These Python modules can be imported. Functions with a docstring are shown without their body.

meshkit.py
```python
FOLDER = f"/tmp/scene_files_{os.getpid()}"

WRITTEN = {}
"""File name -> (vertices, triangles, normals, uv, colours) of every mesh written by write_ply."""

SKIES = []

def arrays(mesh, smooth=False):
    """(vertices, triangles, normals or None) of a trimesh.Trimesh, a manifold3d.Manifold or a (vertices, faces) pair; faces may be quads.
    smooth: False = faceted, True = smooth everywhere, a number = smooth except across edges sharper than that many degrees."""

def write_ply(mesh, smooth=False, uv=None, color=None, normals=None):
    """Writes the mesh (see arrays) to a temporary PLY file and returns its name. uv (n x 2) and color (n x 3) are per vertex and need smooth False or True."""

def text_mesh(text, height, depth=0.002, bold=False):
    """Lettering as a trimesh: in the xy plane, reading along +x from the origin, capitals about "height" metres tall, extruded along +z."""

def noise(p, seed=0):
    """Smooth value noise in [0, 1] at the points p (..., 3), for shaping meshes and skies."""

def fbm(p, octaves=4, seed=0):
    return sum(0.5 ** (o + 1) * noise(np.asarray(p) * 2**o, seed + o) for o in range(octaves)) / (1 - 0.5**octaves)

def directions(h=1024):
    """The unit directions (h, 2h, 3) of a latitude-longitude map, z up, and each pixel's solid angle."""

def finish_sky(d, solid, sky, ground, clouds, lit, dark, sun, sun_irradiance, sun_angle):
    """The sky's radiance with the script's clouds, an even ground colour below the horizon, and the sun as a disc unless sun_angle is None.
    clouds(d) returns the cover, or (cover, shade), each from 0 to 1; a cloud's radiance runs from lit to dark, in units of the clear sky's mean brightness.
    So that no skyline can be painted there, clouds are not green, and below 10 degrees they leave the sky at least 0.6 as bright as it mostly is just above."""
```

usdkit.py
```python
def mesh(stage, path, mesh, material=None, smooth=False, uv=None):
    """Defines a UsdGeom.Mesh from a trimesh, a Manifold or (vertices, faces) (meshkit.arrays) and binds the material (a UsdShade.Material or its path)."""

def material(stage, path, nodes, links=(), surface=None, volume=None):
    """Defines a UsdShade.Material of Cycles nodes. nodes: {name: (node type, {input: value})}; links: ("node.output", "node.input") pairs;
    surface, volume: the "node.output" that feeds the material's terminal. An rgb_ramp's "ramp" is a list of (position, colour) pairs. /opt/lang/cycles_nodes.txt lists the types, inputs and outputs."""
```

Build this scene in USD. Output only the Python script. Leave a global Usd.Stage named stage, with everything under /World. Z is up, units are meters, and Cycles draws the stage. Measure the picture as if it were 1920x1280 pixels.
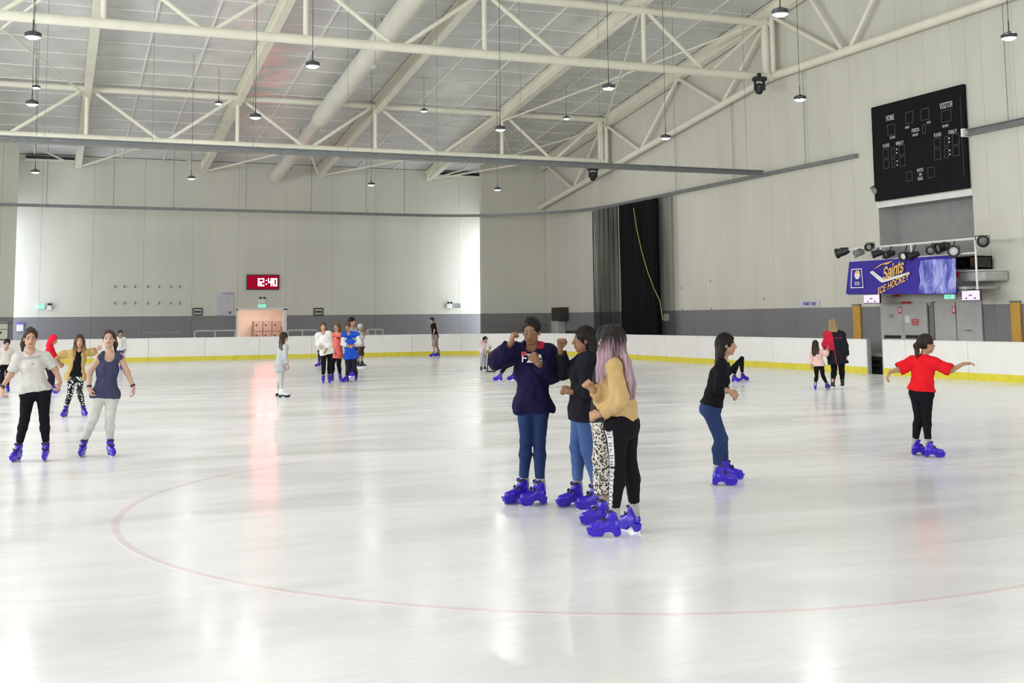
import math, random
import numpy as np
import trimesh
import manifold3d as m3
import usdkit
import meshkit
from shapely.geometry import Polygon, Point, LineString, box as sbox
from scipy.ndimage import map_coordinates
from pxr import Gf, Sdf, Usd, UsdGeom, UsdLux, UsdShade, Vt

stage = Usd.Stage.CreateInMemory()
UsdGeom.SetStageUpAxis(stage, "Z")
UsdGeom.SetStageMetersPerUnit(stage, 1.0)
UsdGeom.Xform.Define(stage, "/World")
UsdGeom.Scope.Define(stage, "/World/Looks")

# ------------------------------------------------------------------ camera, light, exposure
EXPOSURE = 1.37
GL = 2.0 ** -EXPOSURE
LAMP_RADIANCE = 105.0
UNSEEN_LIGHT_RADIANCE = 1.65  # strength of the two hall lights out of view
EDGE_RADIANCE = 1.9
AMBIENT = 0.0
EYE = np.array([0.0, 0.0, 1.72])
F, PX, PY, ROLL = 2176.0, 960.0, 372.0, 0.0094      # focal length in pixels of the 1920 wide frame, principal point
YAW, PITCH = math.radians(21.96), math.atan(225 / 2176.0)
_f0 = np.array([math.sin(YAW), math.cos(YAW), 0.0])
_r0 = np.array([math.cos(YAW), -math.sin(YAW), 0.0])
_z = np.array([0, 0, 1.0])
CF = _f0 * math.cos(PITCH) + _z * math.sin(PITCH)
_u0 = _z * math.cos(PITCH) - _f0 * math.sin(PITCH)
CR = _r0 * math.cos(ROLL) - _u0 * math.sin(ROLL)
CU = _r0 * math.sin(ROLL) + _u0 * math.cos(ROLL)
cam = UsdGeom.Camera.Define(stage, "/World/camera")
cam.AddTransformOp().Set(Gf.Matrix4d(*CR, 0, *CU, 0, *(-CF), 0, *EYE, 1))
HA = 36.0
cam.CreateHorizontalApertureAttr(HA)
cam.CreateVerticalApertureAttr(HA * 1280 / 1920)
cam.CreateFocalLengthAttr(F * HA / 1920)
cam.CreateVerticalApertureOffsetAttr((PY - 640) * HA / 1920)
cam.CreateClippingRangeAttr(Gf.Vec2f(0.1, 500))
cam.CreateExposureAttr(EXPOSURE)


def ray(x, y):
    return CF + CR * (x - PX) / F - CU * (y - PY) / F


def at_z(x, y, z=0.0):
    d = ray(x, y)
    return EYE + d * (z - EYE[2]) / d[2]


def at_X(x, y, X):
    d = ray(x, y)
    return EYE + d * X / d[0]


def at_Y(x, y, Y):
    d = ray(x, y)
    return EYE + d * Y / d[1]


def rect_light(path, center, direction, up, w, h, radiance, color=(1, 1, 1)):
    L = UsdLux.RectLight.Define(stage, path)
    d = np.array(direction, float); d /= np.linalg.norm(d)
    u = np.array(up, float); r = np.cross(d, u); r /= np.linalg.norm(r); u = np.cross(r, d)
    L.AddTransformOp().Set(Gf.Matrix4d(*r, 0, *u, 0, *(-d), 0, *center, 1))
    L.CreateWidthAttr(w); L.CreateHeightAttr(h)
    L.CreateIntensityAttr(radiance); L.CreateColorAttr(Gf.Vec3f(*color))
    return L


# area lights out of view: two light the hall, two the ends of the far wall
rect_light("/World/Light_unseen_south", (9.0, -9.7, 4.6), (0, 1, 0), (0, 0, 1), 24, 5.5, UNSEEN_LIGHT_RADIANCE, (1, 1, 1.0))  # out of view behind the camera, placed to light people and near ice
rect_light("/World/Light_unseen_west", (-12.7, 22.0, 4.8), (1, 0, 0), (0, 0, 1), 44, 4.5, UNSEEN_LIGHT_RADIANCE * 1.9, (1, 1, 1.0))  # out of view on the left, placed to light ice and right-hand wall
rect_light("/World/Light_unseen_bay_east", (23.25, 59.6, 3.6), (-1, 0.0, 0), (0, 0, 1), 2.4, 6.6, EDGE_RADIANCE, (0.86, 0.91, 1.0))  # unseen behind the right pier, placed for the glow on the far wall
rect_light("/World/Light_unseen_bay_west", (-2.3, 59.6, 3.6), (1, 0.0, 0), (0, 0, 1), 2.4, 7.0, EDGE_RADIANCE, (0.84, 0.88, 1.0))  # unseen behind the left pier, placed for the glow on the far wall

# ------------------------------------------------------------------ materials
LK = "/World/Looks/"
_mats = {}


def mat(name, color=(0.8, 0.8, 0.8), rough=0.6, metal=0.0, spec=0.5, var=0.06, scale=3.0, bump=0.0, bscale=60.0, bdist=0.002, emit=None, strength=0.0, coat=0.0, sheen=0.0, stretch=(1, 1, 1)):
    """A paint-like procedural material: noise varies the tone a little, a finer noise gives the relief."""
    if name in _mats:
        return _mats[name]
    c = np.array(color, float)
    nodes = {
        "geo": ("geometry", {}),
        "map": ("mapping", {"scale": stretch}),
        "n": ("noise_texture", {"scale": scale, "detail": 1.0}),
        "r": ("rgb_ramp", {"ramp": [(0.25, tuple(c * (1 - var))), (0.75, tuple(np.minimum(c * (1 + var), 1)))]}),
        "p": ("principled_bsdf", {"roughness": rough, "metallic": metal, "specular_ior_level": spec, "coat_weight": coat, "sheen_weight": sheen}),
    }
    links = [("geo.position", "map.vector"), ("map.vector", "n.vector"), ("n.fac", "r.fac"), ("r.color", "p.base_color")]
    if emit is not None:
        nodes["p"][1].update({"emission_color": emit, "emission_strength": strength})
    if bump:
        nodes["bn"] = ("noise_texture", {"scale": bscale, "detail": 2.0})
        nodes["b"] = ("bump", {"strength": bump, "distance": bdist})
        links += [("map.vector", "bn.vector"), ("bn.fac", "b.height"), ("b.normal", "p.normal")]
    _mats[name] = usdkit.material(stage, LK + name, nodes, links, surface="p.BSDF")
    return _mats[name]


def attr_mat(name, rough=0.85, spec=0.25, sheen=0.0, bump=0.3, bscale=220.0, bdist=0.0015, sss=0.0, var=0.12, vscale=14.0, stretch=(1, 1, 1)):
    """Colour from the mesh's own 'tint' primvar, a little mottled."""
    nodes = {
        "a": ("attribute", {"attribute": "tint"}),
        "geo": ("geometry", {}),
        "map": ("mapping", {"scale": stretch}),
        "n": ("noise_texture", {"scale": vscale, "detail": 3.0}),
        "r": ("rgb_ramp", {"ramp": [(0.2, (1 - var,) * 3), (0.8, (1 + var * 0.6,) * 3)]}),
        "mx": ("mix", {"mix_type": "multiply", "fac": 1.0}),
        "bn": ("noise_texture", {"scale": bscale, "detail": 2.0}),
        "b": ("bump", {"strength": bump, "distance": bdist}),
        "p": ("principled_bsdf", {"roughness": rough, "specular_ior_level": spec, "sheen_weight": sheen, "subsurface_weight": sss, "subsurface_scale": 0.01}),
    }
    links = [("geo.position", "map.vector"), ("map.vector", "n.vector"), ("n.fac", "r.fac"), ("a.color", "mx.color1"), ("r.color", "mx.color2"), ("mx.color", "p.base_color"),
             ("map.vector", "bn.vector"), ("bn.fac", "b.height"), ("b.normal", "p.normal")]
    _mats[name] = usdkit.material(stage, LK + name, nodes, links, surface="p.BSDF")
    return _mats[name]


def two_tone(name, low, high, level, rough=0.55):
    """Wall paint: grey up to a level, pale above, with faint vertical soiling."""
    nodes = {
        "geo": ("geometry", {}),
        "xyz": ("separate_xyz", {}),
        "gt": ("math", {"math_type": "greater_than", "value2": level}),
        "map": ("mapping", {"scale": (0.5, 0.5, 0.12)}),
        "n": ("noise_texture", {"scale": 1.3, "detail": 2.0, "roughness": 0.6}),
        "r": ("rgb_ramp", {"ramp": [(0.3, (0.93, 0.93, 0.93)), (0.7, (1.03, 1.03, 1.03))]}),
        "mx": ("mix", {"color1": low, "color2": high}),
        "ml": ("mix", {"mix_type": "multiply", "fac": 1.0}),
        "p": ("principled_bsdf", {"roughness": rough, "specular_ior_level": 0.35}),
    }
    links = [("geo.position", "xyz.vector"), ("xyz.z", "gt.value1"), ("gt.value", "mx.fac"), ("geo.position", "map.vector"), ("map.vector", "n.vector"), ("n.fac", "r.fac"),
             ("mx.color", "ml.color1"), ("r.color", "ml.color2"), ("ml.color", "p.base_color")]
    _mats[name] = usdkit.material(stage, LK + name, nodes, links, surface="p.BSDF")
    return _mats[name]


def ice_mat(name, tint, mixin=1.0):
    """Skated ice: milky white, faint streaks and scuffs, a glossy wet film of uneven roughness."""
    t = np.array(tint)
    nodes = {
        "geo": ("geometry", {}),
        "m1": ("mapping", {"scale": (0.22, 0.8, 1)}),
        "n1": ("noise_texture", {"scale": 1.0, "detail": 3.0, "roughness": 0.62, "distortion": 0.6}),
        "r1": ("rgb_ramp", {"ramp": [(0.28, tuple(t * 0.86)), (0.52, tuple(t * 0.96)), (0.75, tuple(t))]}),
        "m2": ("mapping", {"scale": (3.0, 22.0, 1), "rotation": (0, 0, 0.5)}),
        "n2": ("noise_texture", {"scale": 1.0, "detail": 2.0, "distortion": 1.2}),
        "r2": ("rgb_ramp", {"ramp": [(0.3, (0.95, 0.95, 0.95)), (0.6, (1, 1, 1))]}),
        "mul": ("mix", {"mix_type": "multiply", "fac": 1.0}),
        "rr": ("rgb_ramp", {"ramp": [(0.3, (0.14, 0.14, 0.14)), (0.7, (0.28, 0.28, 0.28))]}),
        "bn": ("noise_texture", {"scale": 7.0, "detail": 1.0}),
        "b": ("bump", {"strength": 0.05, "distance": 0.01}),
        "p": ("principled_bsdf", {"specular_ior_level": 0.5, "ior": 1.33}),
    }
    links = [("geo.position", "m1.vector"), ("m1.vector", "n1.vector"), ("n1.fac", "r1.fac"), ("geo.position", "m2.vector"), ("m2.vector", "n2.vector"), ("n2.fac", "r2.fac"),
             ("r1.color", "mul.color1"), ("r2.color", "mul.color2"), ("mul.color", "p.base_color"), ("n1.fac", "rr.fac"), ("rr.color", "p.roughness"),
             ("geo.position", "bn.vector"), ("bn.fac", "b.height"), ("b.normal", "p.normal")]
    _mats[name] = usdkit.material(stage, LK + name, nodes, links, surface="p.BSDF")
    return _mats[name]


def spots(name, base, dark, scale, thresh, rough=0.85, ring=None):
    """Printed cloth: irregular spots (animal print)."""
    nodes = {
        "geo": ("geometry", {}),
        "nz": ("noise_texture", {"scale": scale * 0.7, "detail": 2.0}),
        "add": ("vector_math", {"math_type": "multiply_add", "vector2": (0.03, 0.03, 0.03)}),
        "v": ("voronoi_texture", {"scale": scale, "randomness": 1.0}),
        "r": ("rgb_ramp", {"interpolate": False, "ramp": [(0.0, ring or dark), (thresh * 0.45, dark), (thresh, base)]}),
        "p": ("principled_bsdf", {"roughness": rough, "specular_ior_level": 0.2}),
    }
    links = [("geo.position", "nz.vector"), ("nz.color", "add.vector1"), ("geo.position", "add.vector3"), ("add.vector", "v.vector"), ("v.distance", "r.fac"), ("r.color", "p.base_color")]
    _mats[name] = usdkit.material(stage, LK + name, nodes, links, surface="p.BSDF")
    return _mats[name]


def net_mat(name, color, cover):
    """Black netting drape: opaque threads with openings, gathered in folds."""
    nodes = {
        "d": ("principled_bsdf", {"base_color": color, "roughness": 0.9, "specular_ior_level": 0.1}),
        "t": ("transparent_bsdf", {}),
        "geo": ("geometry", {}),
        "map": ("mapping", {"scale": (1, 1, 0.03)}),
        "n": ("noise_texture", {"scale": 9.0, "detail": 3.0}),
        "r": ("rgb_ramp", {"ramp": [(0.35, (cover - 0.12,) * 3), (0.65, (min(cover + 0.1, 1.0),) * 3)]}),
        "m": ("mix_closure", {}),
    }
    links = [("geo.position", "map.vector"), ("map.vector", "n.vector"), ("n.fac", "r.fac"), ("r.color", "m.fac"), ("t.BSDF", "m.closure1"), ("d.BSDF", "m.closure2")]
    _mats[name] = usdkit.material(stage, LK + name, nodes, links, surface="m.closure")
    return _mats[name]


def glow(name, color, strength):
    if name not in _mats:
        _mats[name] = usdkit.material(stage, LK + name, {"e": ("emission", {"color": color, "strength": strength})}, [], surface="e.emission")
    return _mats[name]


M_ICE = ice_mat("ice", (0.93, 0.935, 0.93))
M_RED = ice_mat("ice_red", (0.88, 0.77, 0.77))
M_YEL = ice_mat("ice_yellow", (0.86, 0.85, 0.70))
M_GRY = ice_mat("ice_grey", (0.80, 0.80, 0.82))
M_WALL = two_tone("wall_paint", (0.225, 0.225, 0.235), (0.67, 0.67, 0.59), 2.0)
M_STEEL = mat("cream_steel", (0.82, 0.82, 0.69), 0.45, var=0.05, scale=1.5)
M_DUCT = mat("duct_paint", (0.74, 0.74, 0.65), 0.4, var=0.05, scale=1.2)
M_FOIL = mat("roof_foil", (0.73, 0.735, 0.73), 0.36, metal=0.2, var=0.10, scale=0.9)
M_WIRE = mat("roof_batten_paint", (0.92, 0.92, 0.88), 0.5)
M_GALV = mat("galvanised", (0.21, 0.225, 0.225), 0.45, metal=0.2, var=0.12, scale=6)
M_BOARD = mat("board_plastic", (0.86, 0.86, 0.84), 0.28, var=0.03, scale=2.0, coat=0.2)
M_KICK = mat("kick_yellow", (0.74, 0.66, 0.05), 0.35, var=0.08, scale=4)
M_CONC = mat("concrete", (0.30, 0.30, 0.29), 0.8, var=0.15, scale=1.5)
M_BLACK = mat("black_metal", (0.018, 0.018, 0.02), 0.4, var=0.2)
M_FRAME = mat("digit_frame_grey", (0.09, 0.09, 0.085), 0.6)
M_SCORE = mat("score_black", (0.008, 0.008, 0.011), 0.6, var=0.2, scale=2, spec=0.12)
M_WHITE = mat("white_paint", (0.80, 0.80, 0.78), 0.5)
M_GREYP = mat("grey_paint", (0.32, 0.32, 0.32), 0.55)
M_DOOR = mat("door_grey", (0.48, 0.48, 0.47), 0.5)
M_LAMP = mat("lamp_body", (0.05, 0.05, 0.055), 0.35, metal=0.3)
M_LENS = glow("lamp_lens", (1.0, 0.985, 0.95), LAMP_RADIANCE)
M_CORD = mat("cord_black", (0.03, 0.03, 0.03), 0.6)
M_CLOCK = glow("clock_face", (0.80, 0.01, 0.05), 0.42 * GL)
M_DIGIT = glow("clock_digit", (1.0, 0.15, 0.16), 105.0 * GL)
M_GREEN = glow("exit_green", (0.25, 0.95, 0.65), 1.2 * GL)
M_GREEND = mat("sign_green", (0.004, 0.085, 0.05), 0.5)
M_SCREEN = glow("screen_glow", (0.92, 0.80, 1.0), 1.1 * GL)
M_NET = net_mat("net_black", (0.012, 0.012, 0.014), 0.92)
M_NET2 = net_mat("net_thin", (0.02, 0.02, 0.022), 0.36)
M_NET3 = net_mat("net_edge", (0.02, 0.02, 0.022), 0.26)
M_NETD = mat("drape_black", (0.010, 0.010, 0.012), 0.9, spec=0.1, var=0.3, scale=5, stretch=(1, 1, 0.05))
M_ORANGE = mat("orange_paint", (0.58, 0.33, 0.06), 0.6)
M_BANNER = mat("banner_blue", (0.032, 0.016, 0.31), 0.6, var=0.15, scale=3)
M_BANPALE = mat("banner_pale", (0.28, 0.30, 0.80), 0.6, var=0.35, scale=5)
M_ICEPIC = usdkit.material(stage, LK + "banner_picture", {"geo": ("geometry", {}), "map": ("mapping", {"scale": (1, 2.2, 0.9), "rotation": (0.5, 0, 0)}), "n": ("noise_texture", {"scale": 1.3, "detail": 5.0, "roughness": 0.65, "distortion": 0.8}),
                                                              "r": ("rgb_ramp", {"ramp": [(0.36, (0.04, 0.03, 0.34)), (0.5, (0.13, 0.14, 0.55)), (0.58, (0.30, 0.33, 0.80)), (0.72, (0.55, 0.60, 0.90))]}), "p": ("principled_bsdf", {"roughness": 0.6})},
                           [("geo.position", "map.vector"), ("map.vector", "n.vector"), ("n.fac", "r.fac"), ("r.color", "p.base_color")], surface="p.BSDF")
M_GOLD = mat("banner_gold", (0.85, 0.52, 0.14), 0.6)
M_REDP = mat("sign_red", (0.50, 0.04, 0.05), 0.6)
M_PURP = mat("sign_purple", (0.12, 0.10, 0.45), 0.6)
M_PAPER = mat("paper", (0.60, 0.60, 0.68), 0.7)
M_SKIN = attr_mat("skin", rough=0.5, spec=0.35, bump=0.08, bscale=120, sss=0.0, var=0.06, vscale=25)
M_CLOTH = attr_mat("cloth", rough=0.9, spec=0.15, sheen=0.0, bump=0.25, bscale=260, var=0.14, vscale=11)
M_HAIR = attr_mat("hair", rough=0.5, spec=0.22, bump=0.9, bscale=55, bdist=0.006, var=0.35, vscale=30, stretch=(1, 1, 0.12))
M_LEOP = spots("leopard_print", (0.62, 0.60, 0.55), (0.02, 0.02, 0.02), 52, 0.46, ring=(0.25, 0.16, 0.1))
M_PATT = spots("legging_print", (0.015, 0.015, 0.02), (0.75, 0.75, 0.75), 26, 0.40)
M_SKATE = mat("skate_blue", (0.030, 0.008, 0.48), 0.32, var=0.12, scale=20, coat=0.15)
M_SKBLK = mat("skate_strap", (0.012, 0.012, 0.02), 0.5)
M_LINER = mat("skate_liner", (0.36, 0.35, 0.33), 0.9, var=0.15, scale=40)
M_BLADE = mat("blade_steel", (0.42, 0.42, 0.45), 0.3, metal=1.0)
M_SKWHT = mat("skate_white", (0.72, 0.72, 0.72), 0.45)
M_PEACH = mat("locker_room_paint", (0.80, 0.64, 0.53), 0.7)
M_LOCKER = mat("locker", (0.40, 0.26, 0.21), 0.5)

# ------------------------------------------------------------------ helpers
_names = {}
WORLD = "/World"


def numbered(parent, name):
    k = (parent, name)
    n = _names.get(k, 0)
    _names[k] = n + 1
    return name if n == 0 else f"{name}_{n:03d}"


class Node:
    def __init__(self, path, loc):
        self.path, self.loc = path, np.array(loc, float)


def tag(prim, label=None, cat=None, group=None, kind=None):
    for k, v in (("label", label), ("category", cat), ("group", group), ("kind", kind)):
        if v:
            prim.SetCustomDataByKey(k, v)


def thing(name, label, cat, loc=(0, 0, 0), group=None, kind=None):
    path = f"{WORLD}/{numbered(WORLD, name)}"
    x = UsdGeom.Xform.Define(stage, path)
    x.AddTranslateOp().Set(Gf.Vec3d(*map(float, loc)))
    tag(x.GetPrim(), label, cat, group, kind)
    return Node(path, loc)


def sub(parent, name):
    """An Xform part that only holds sub-parts."""
    path = f"{parent.path}/{numbered(parent.path, name)}"
    UsdGeom.Xform.Define(stage, path)
    return Node(path, parent.loc)


def shifted(mesh, loc):
    if hasattr(mesh, "to_mesh"):
        q = mesh.to_mesh()
        mesh = trimesh.Trimesh(q.vert_properties[:, :3], q.tri_verts, process=False)
    if isinstance(mesh, tuple):
        return (np.asarray(mesh[0]) - loc, mesh[1])
    return trimesh.Trimesh(np.asarray(mesh.vertices) - loc, mesh.faces, process=False)


def part(parent, name, mesh, m, smooth=False, tint=None, label=None, kind=None):
    path = f"{parent.path}/{numbered(parent.path, name)}"
    g = usdkit.mesh(stage, path, shifted(mesh, parent.loc), m, smooth)
    if tint is not None:
        pv = UsdGeom.PrimvarsAPI(g).CreatePrimvar("tint", Sdf.ValueTypeNames.Color3fArray, "vertex")
        pv.Set(Vt.Vec3fArray.FromNumpy(np.ascontiguousarray(tint, np.float32)))
    tag(g.GetPrim(), label, None, None, kind)
    return Node(path, parent.loc)


def single(name, mesh, m, label, cat, group=None, kind=None, smooth=False):
    """A top-level thing that is one mesh."""
    path = f"{WORLD}/{numbered(WORLD, name)}"
    g = usdkit.mesh(stage, path, mesh, m, smooth)
    tag(g.GetPrim(), label, cat, group, kind)
    return Node(path, (0, 0, 0))


def cat_(ms):
    out = []
    for a in ms:
        if hasattr(a, "to_mesh"):
            q = a.to_mesh()
            a = trimesh.Trimesh(q.vert_properties[:, :3], q.tri_verts, process=False)
        out.append(a)
    return trimesh.util.concatenate(out)


def bx(lo, hi):
    lo, hi = np.minimum(lo, hi), np.maximum(lo, hi)
    m = trimesh.creation.box(extents=hi - lo)
    m.apply_translation((lo + hi) / 2)
    return m


def rbox(lo, hi, r, seg=8):
    """A box with rounded edges."""
    lo, hi = np.minimum(lo, hi).astype(float), np.maximum(lo, hi).astype(float)
    r = min(r, 0.49 * float((hi - lo).min()))
    s = m3.Manifold.sphere(r, seg)
    pts = [s.translate([x, y, z]) for x in (lo[0] + r, hi[0] - r) for y in (lo[1] + r, hi[1] - r) for z in (lo[2] + r, hi[2] - r)]
    return m3.Manifold.batch_hull(pts)


def frame_of(a, b, up=(0, 0, 1)):
    d = np.array(b, float) - a
    L = np.linalg.norm(d); d /= L
    u = np.array(up, float)
    if abs(d @ u) > 0.98:
        u = np.array([0, 1.0, 0])
    s = np.cross(d, u); s /= np.linalg.norm(s)
    return d, s, np.cross(s, d), L


def sweep(prof, a, b, up=(0, 0, 1)):
    """Extrudes the closed profile [(side, up), ...] from a to b."""
    d, s, u, L = frame_of(a, b, up)
    prof = np.asarray(prof, float)
    n = len(prof)
    ring = prof[:, :1] * s + prof[:, 1:] * u
    v = np.vstack([np.asarray(a) + ring, np.asarray(b) + ring])
    f = [[i, (i + 1) % n, n + (i + 1) % n, n + i] for i in range(n)]
    tri = [[q[0], q[1], q[2]] for q in f] + [[q[0], q[2], q[3]] for q in f]
    caps = trimesh.creation.triangulate_polygon(Polygon(prof), engine="earcut")
    cv, cf = caps
    idx = [int(np.argmin(((prof - p) ** 2).sum(1))) for p in cv]
    for t in cf:
        t = [idx[k] for k in t]
        tri.append([t[0], t[1], t[2]]); tri.append([n + t[2], n + t[1], n + t[0]])
    m = trimesh.Trimesh(v, tri, process=False)
    m.fix_normals()
    return m


def tube(a, b, r, n=14, r2=None):
    d, s, u, L = frame_of(a, b)
    t = np.linspace(0, 2 * np.pi, n, endpoint=False)
    ring = np.cos(t)[:, None] * s + np.sin(t)[:, None] * u
    r2 = r if r2 is None else r2
    v = np.vstack([np.asarray(a) + ring * r, np.asarray(b) + ring * r2, [a], [b]])
    f = []
    for i in range(n):
        j = (i + 1) % n
        f += [[i, j, n + j], [i, n + j, n + i], [2 * n, j, i], [2 * n + 1, n + i, n + j]]
    m = trimesh.Trimesh(v, f, process=False)
    m.fix_normals()
    return m


def pipe(pts, r, n=8):
    """A tube along a polyline."""
    pts = np.asarray(pts, float)
    return cat_([tube(pts[i], pts[i + 1], r, n) for i in range(len(pts) - 1)])


def lathe(prof, n=28):
    return trimesh.creation.revolve(np.asarray(prof, float), sections=n)


def place(mesh, o, xd, yd):
    """Maps local x, y, z to the world: origin o, x along xd, y along yd."""
    xd, yd = np.asarray(xd, float), np.asarray(yd, float)
    R = np.stack([xd, yd, np.cross(xd, yd)], 1)
    if hasattr(mesh, "to_mesh"):
        mesh = cat_([mesh])
    return trimesh.Trimesh(np.asarray(mesh.vertices) @ R.T + np.asarray(o, float), mesh.faces, process=False)


def text(t, h, o, xd, yd, depth=0.006, bold=False, centre=True, squeeze=1.0, shear=0.0, width=None):
    m = meshkit.text_mesh(t, h, depth, bold)
    v = np.array(m.vertices)
    if centre:
        v[:, 0] -= (v[:, 0].min() + v[:, 0].max()) / 2
    if width:
        squeeze = width / np.ptp(v[:, 0])
    v[:, 0] = v[:, 0] * squeeze + v[:, 1] * shear
    return place(trimesh.Trimesh(v, m.faces, process=False), o, xd, yd)


def poly(pts, depth, o, xd, yd):
    g = pts if not isinstance(pts, (list, np.ndarray)) else Polygon(pts)
    return place(trimesh.creation.extrude_polygon(g, depth, engine="earcut"), o, xd, yd)


XE, YE = (0, -1, 0), (0, 0, 1)      # signs on the right-hand wall read along -Y
XN, YN = (1, 0, 0), (0, 0, 1)       # signs on the far wall read along +X

# ------------------------------------------------------------------ the hall: floor, ice, walls, roof
XW, YW, YP = 25.3, 61.0, 58.0           # right-hand wall, far wall, piers beside the far bay
RIDGE = 24.0


def RZ(y):
    """Height of the roof sheet at depth y."""
    y = np.asarray(y, float)
    return 9.95 + 0.138 * (61.0 - np.where(y < RIDGE, 2 * RIDGE - y, y))


single("floor", bx((-13, -10, -0.3), (26, 66, -0.06)), M_CONC, "grey concrete floor around the rink", None, kind="structure")

XR, XL, YF, YN0, RC = 22.7, -5.2, 53.4, -7.0, 6.2


def arc(cx, cy, r, a0, a1, n):
    t = np.radians(np.linspace(a0, a1, n))
    return np.stack([cx + r * np.cos(t), cy + r * np.sin(t)], 1)


def rink_path():
    p = [[XR, YN0], [XR, YF - RC]]
    p += arc(XR - RC, YF - RC, RC, 0, 90, 40)[1:].tolist()
    p += [[XL + RC, YF]]
    p += arc(XL + RC, YF - RC, RC, 90, 180, 40)[1:].tolist()
    p += [[XL, YN0]]
    return LineString(p)


RINK = rink_path()
ice_poly = Polygon(list(RINK.coords))
single("ice_sheet", trimesh.Trimesh(*(lambda m: (m.vertices - [0, 0, 0.05], m.faces))(trimesh.creation.extrude_polygon(ice_poly.buffer(0.02), 0.05, engine="earcut")), process=False),
       M_ICE, "glossy white scuffed ice sheet of the rink", None, kind="structure")


def flat(g, m, label, cat, z=0.0015):
    ms = [trimesh.creation.extrude_polygon(q, 0.0015, engine="earcut") for q in getattr(g, "geoms", [g])]
    q = cat_(ms)
    q.apply_translation([0, 0, z - 0.0015])
    return single("ice_marking", q, m, label, cat)


cc = Point(5.16, 10.34)
flat(cc.buffer(4.58, 96).difference(cc.buffer(4.52, 96)), M_RED, "wide faint red circle painted under the near ice", "ice marking")
flat(sbox(XL + 0.1, 19.6, XR - 0.1, 19.66), M_GRY, "thin grey line across the ice in the middle distance", "ice marking")
flat(sbox(XL + 0.1, 37.0, XR - 0.1, 37.25).difference(sbox(-6, 37.1, 23, 37.11)), M_GRY, "faint broad grey line across the far ice", "ice marking")
ce = Point(10.2, 29.5)
flat(ce.buffer(3.4, 64).difference(ce.buffer(3.0, 64)), M_YEL, "faint yellow ring painted under the ice beyond the skaters", "ice marking")
flat(sbox(8.0, 28.7, 12.6, 29.0).union(sbox(8.6, 29.6, 12.0, 29.8)), M_YEL, "faint yellow bars of lettering inside the ring under the ice", "ice marking", 0.003)

# dasher boards: a panel every 2.4 m with its yellow kick plate; the gate leaves a gap on the right
boards = thing("dasher_board", "white plastic dasher boards with a yellow kick strip around the ice", "rink boards")
GATE = (float(at_X(1656, 680, XR)[1]) - YN0, float(at_X(1626, 680, XR)[1]) - YN0)


def strip(s0, s1, o0, o1, z0, z1):
    n = max(2, int((s1 - s0) / 0.4) + 1)
    S = np.linspace(s0, s1, n)
    P = np.array([RINK.interpolate(s).coords[0] for s in S])
    Q = np.array([RINK.interpolate(min(s + 0.02, RINK.length)).coords[0] for s in S]) - np.array([RINK.interpolate(max(s - 0.02, 0)).coords[0] for s in S])
    Q /= np.linalg.norm(Q, axis=1, keepdims=True)
    N = np.stack([Q[:, 1], -Q[:, 0]], 1)
    ring = np.vstack([P + N * o0, (P + N * o1)[::-1]])
    m = trimesh.creation.extrude_polygon(Polygon(ring), z1 - z0, engine="earcut")
    m.apply_translation([0, 0, z0])
    return m


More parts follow.
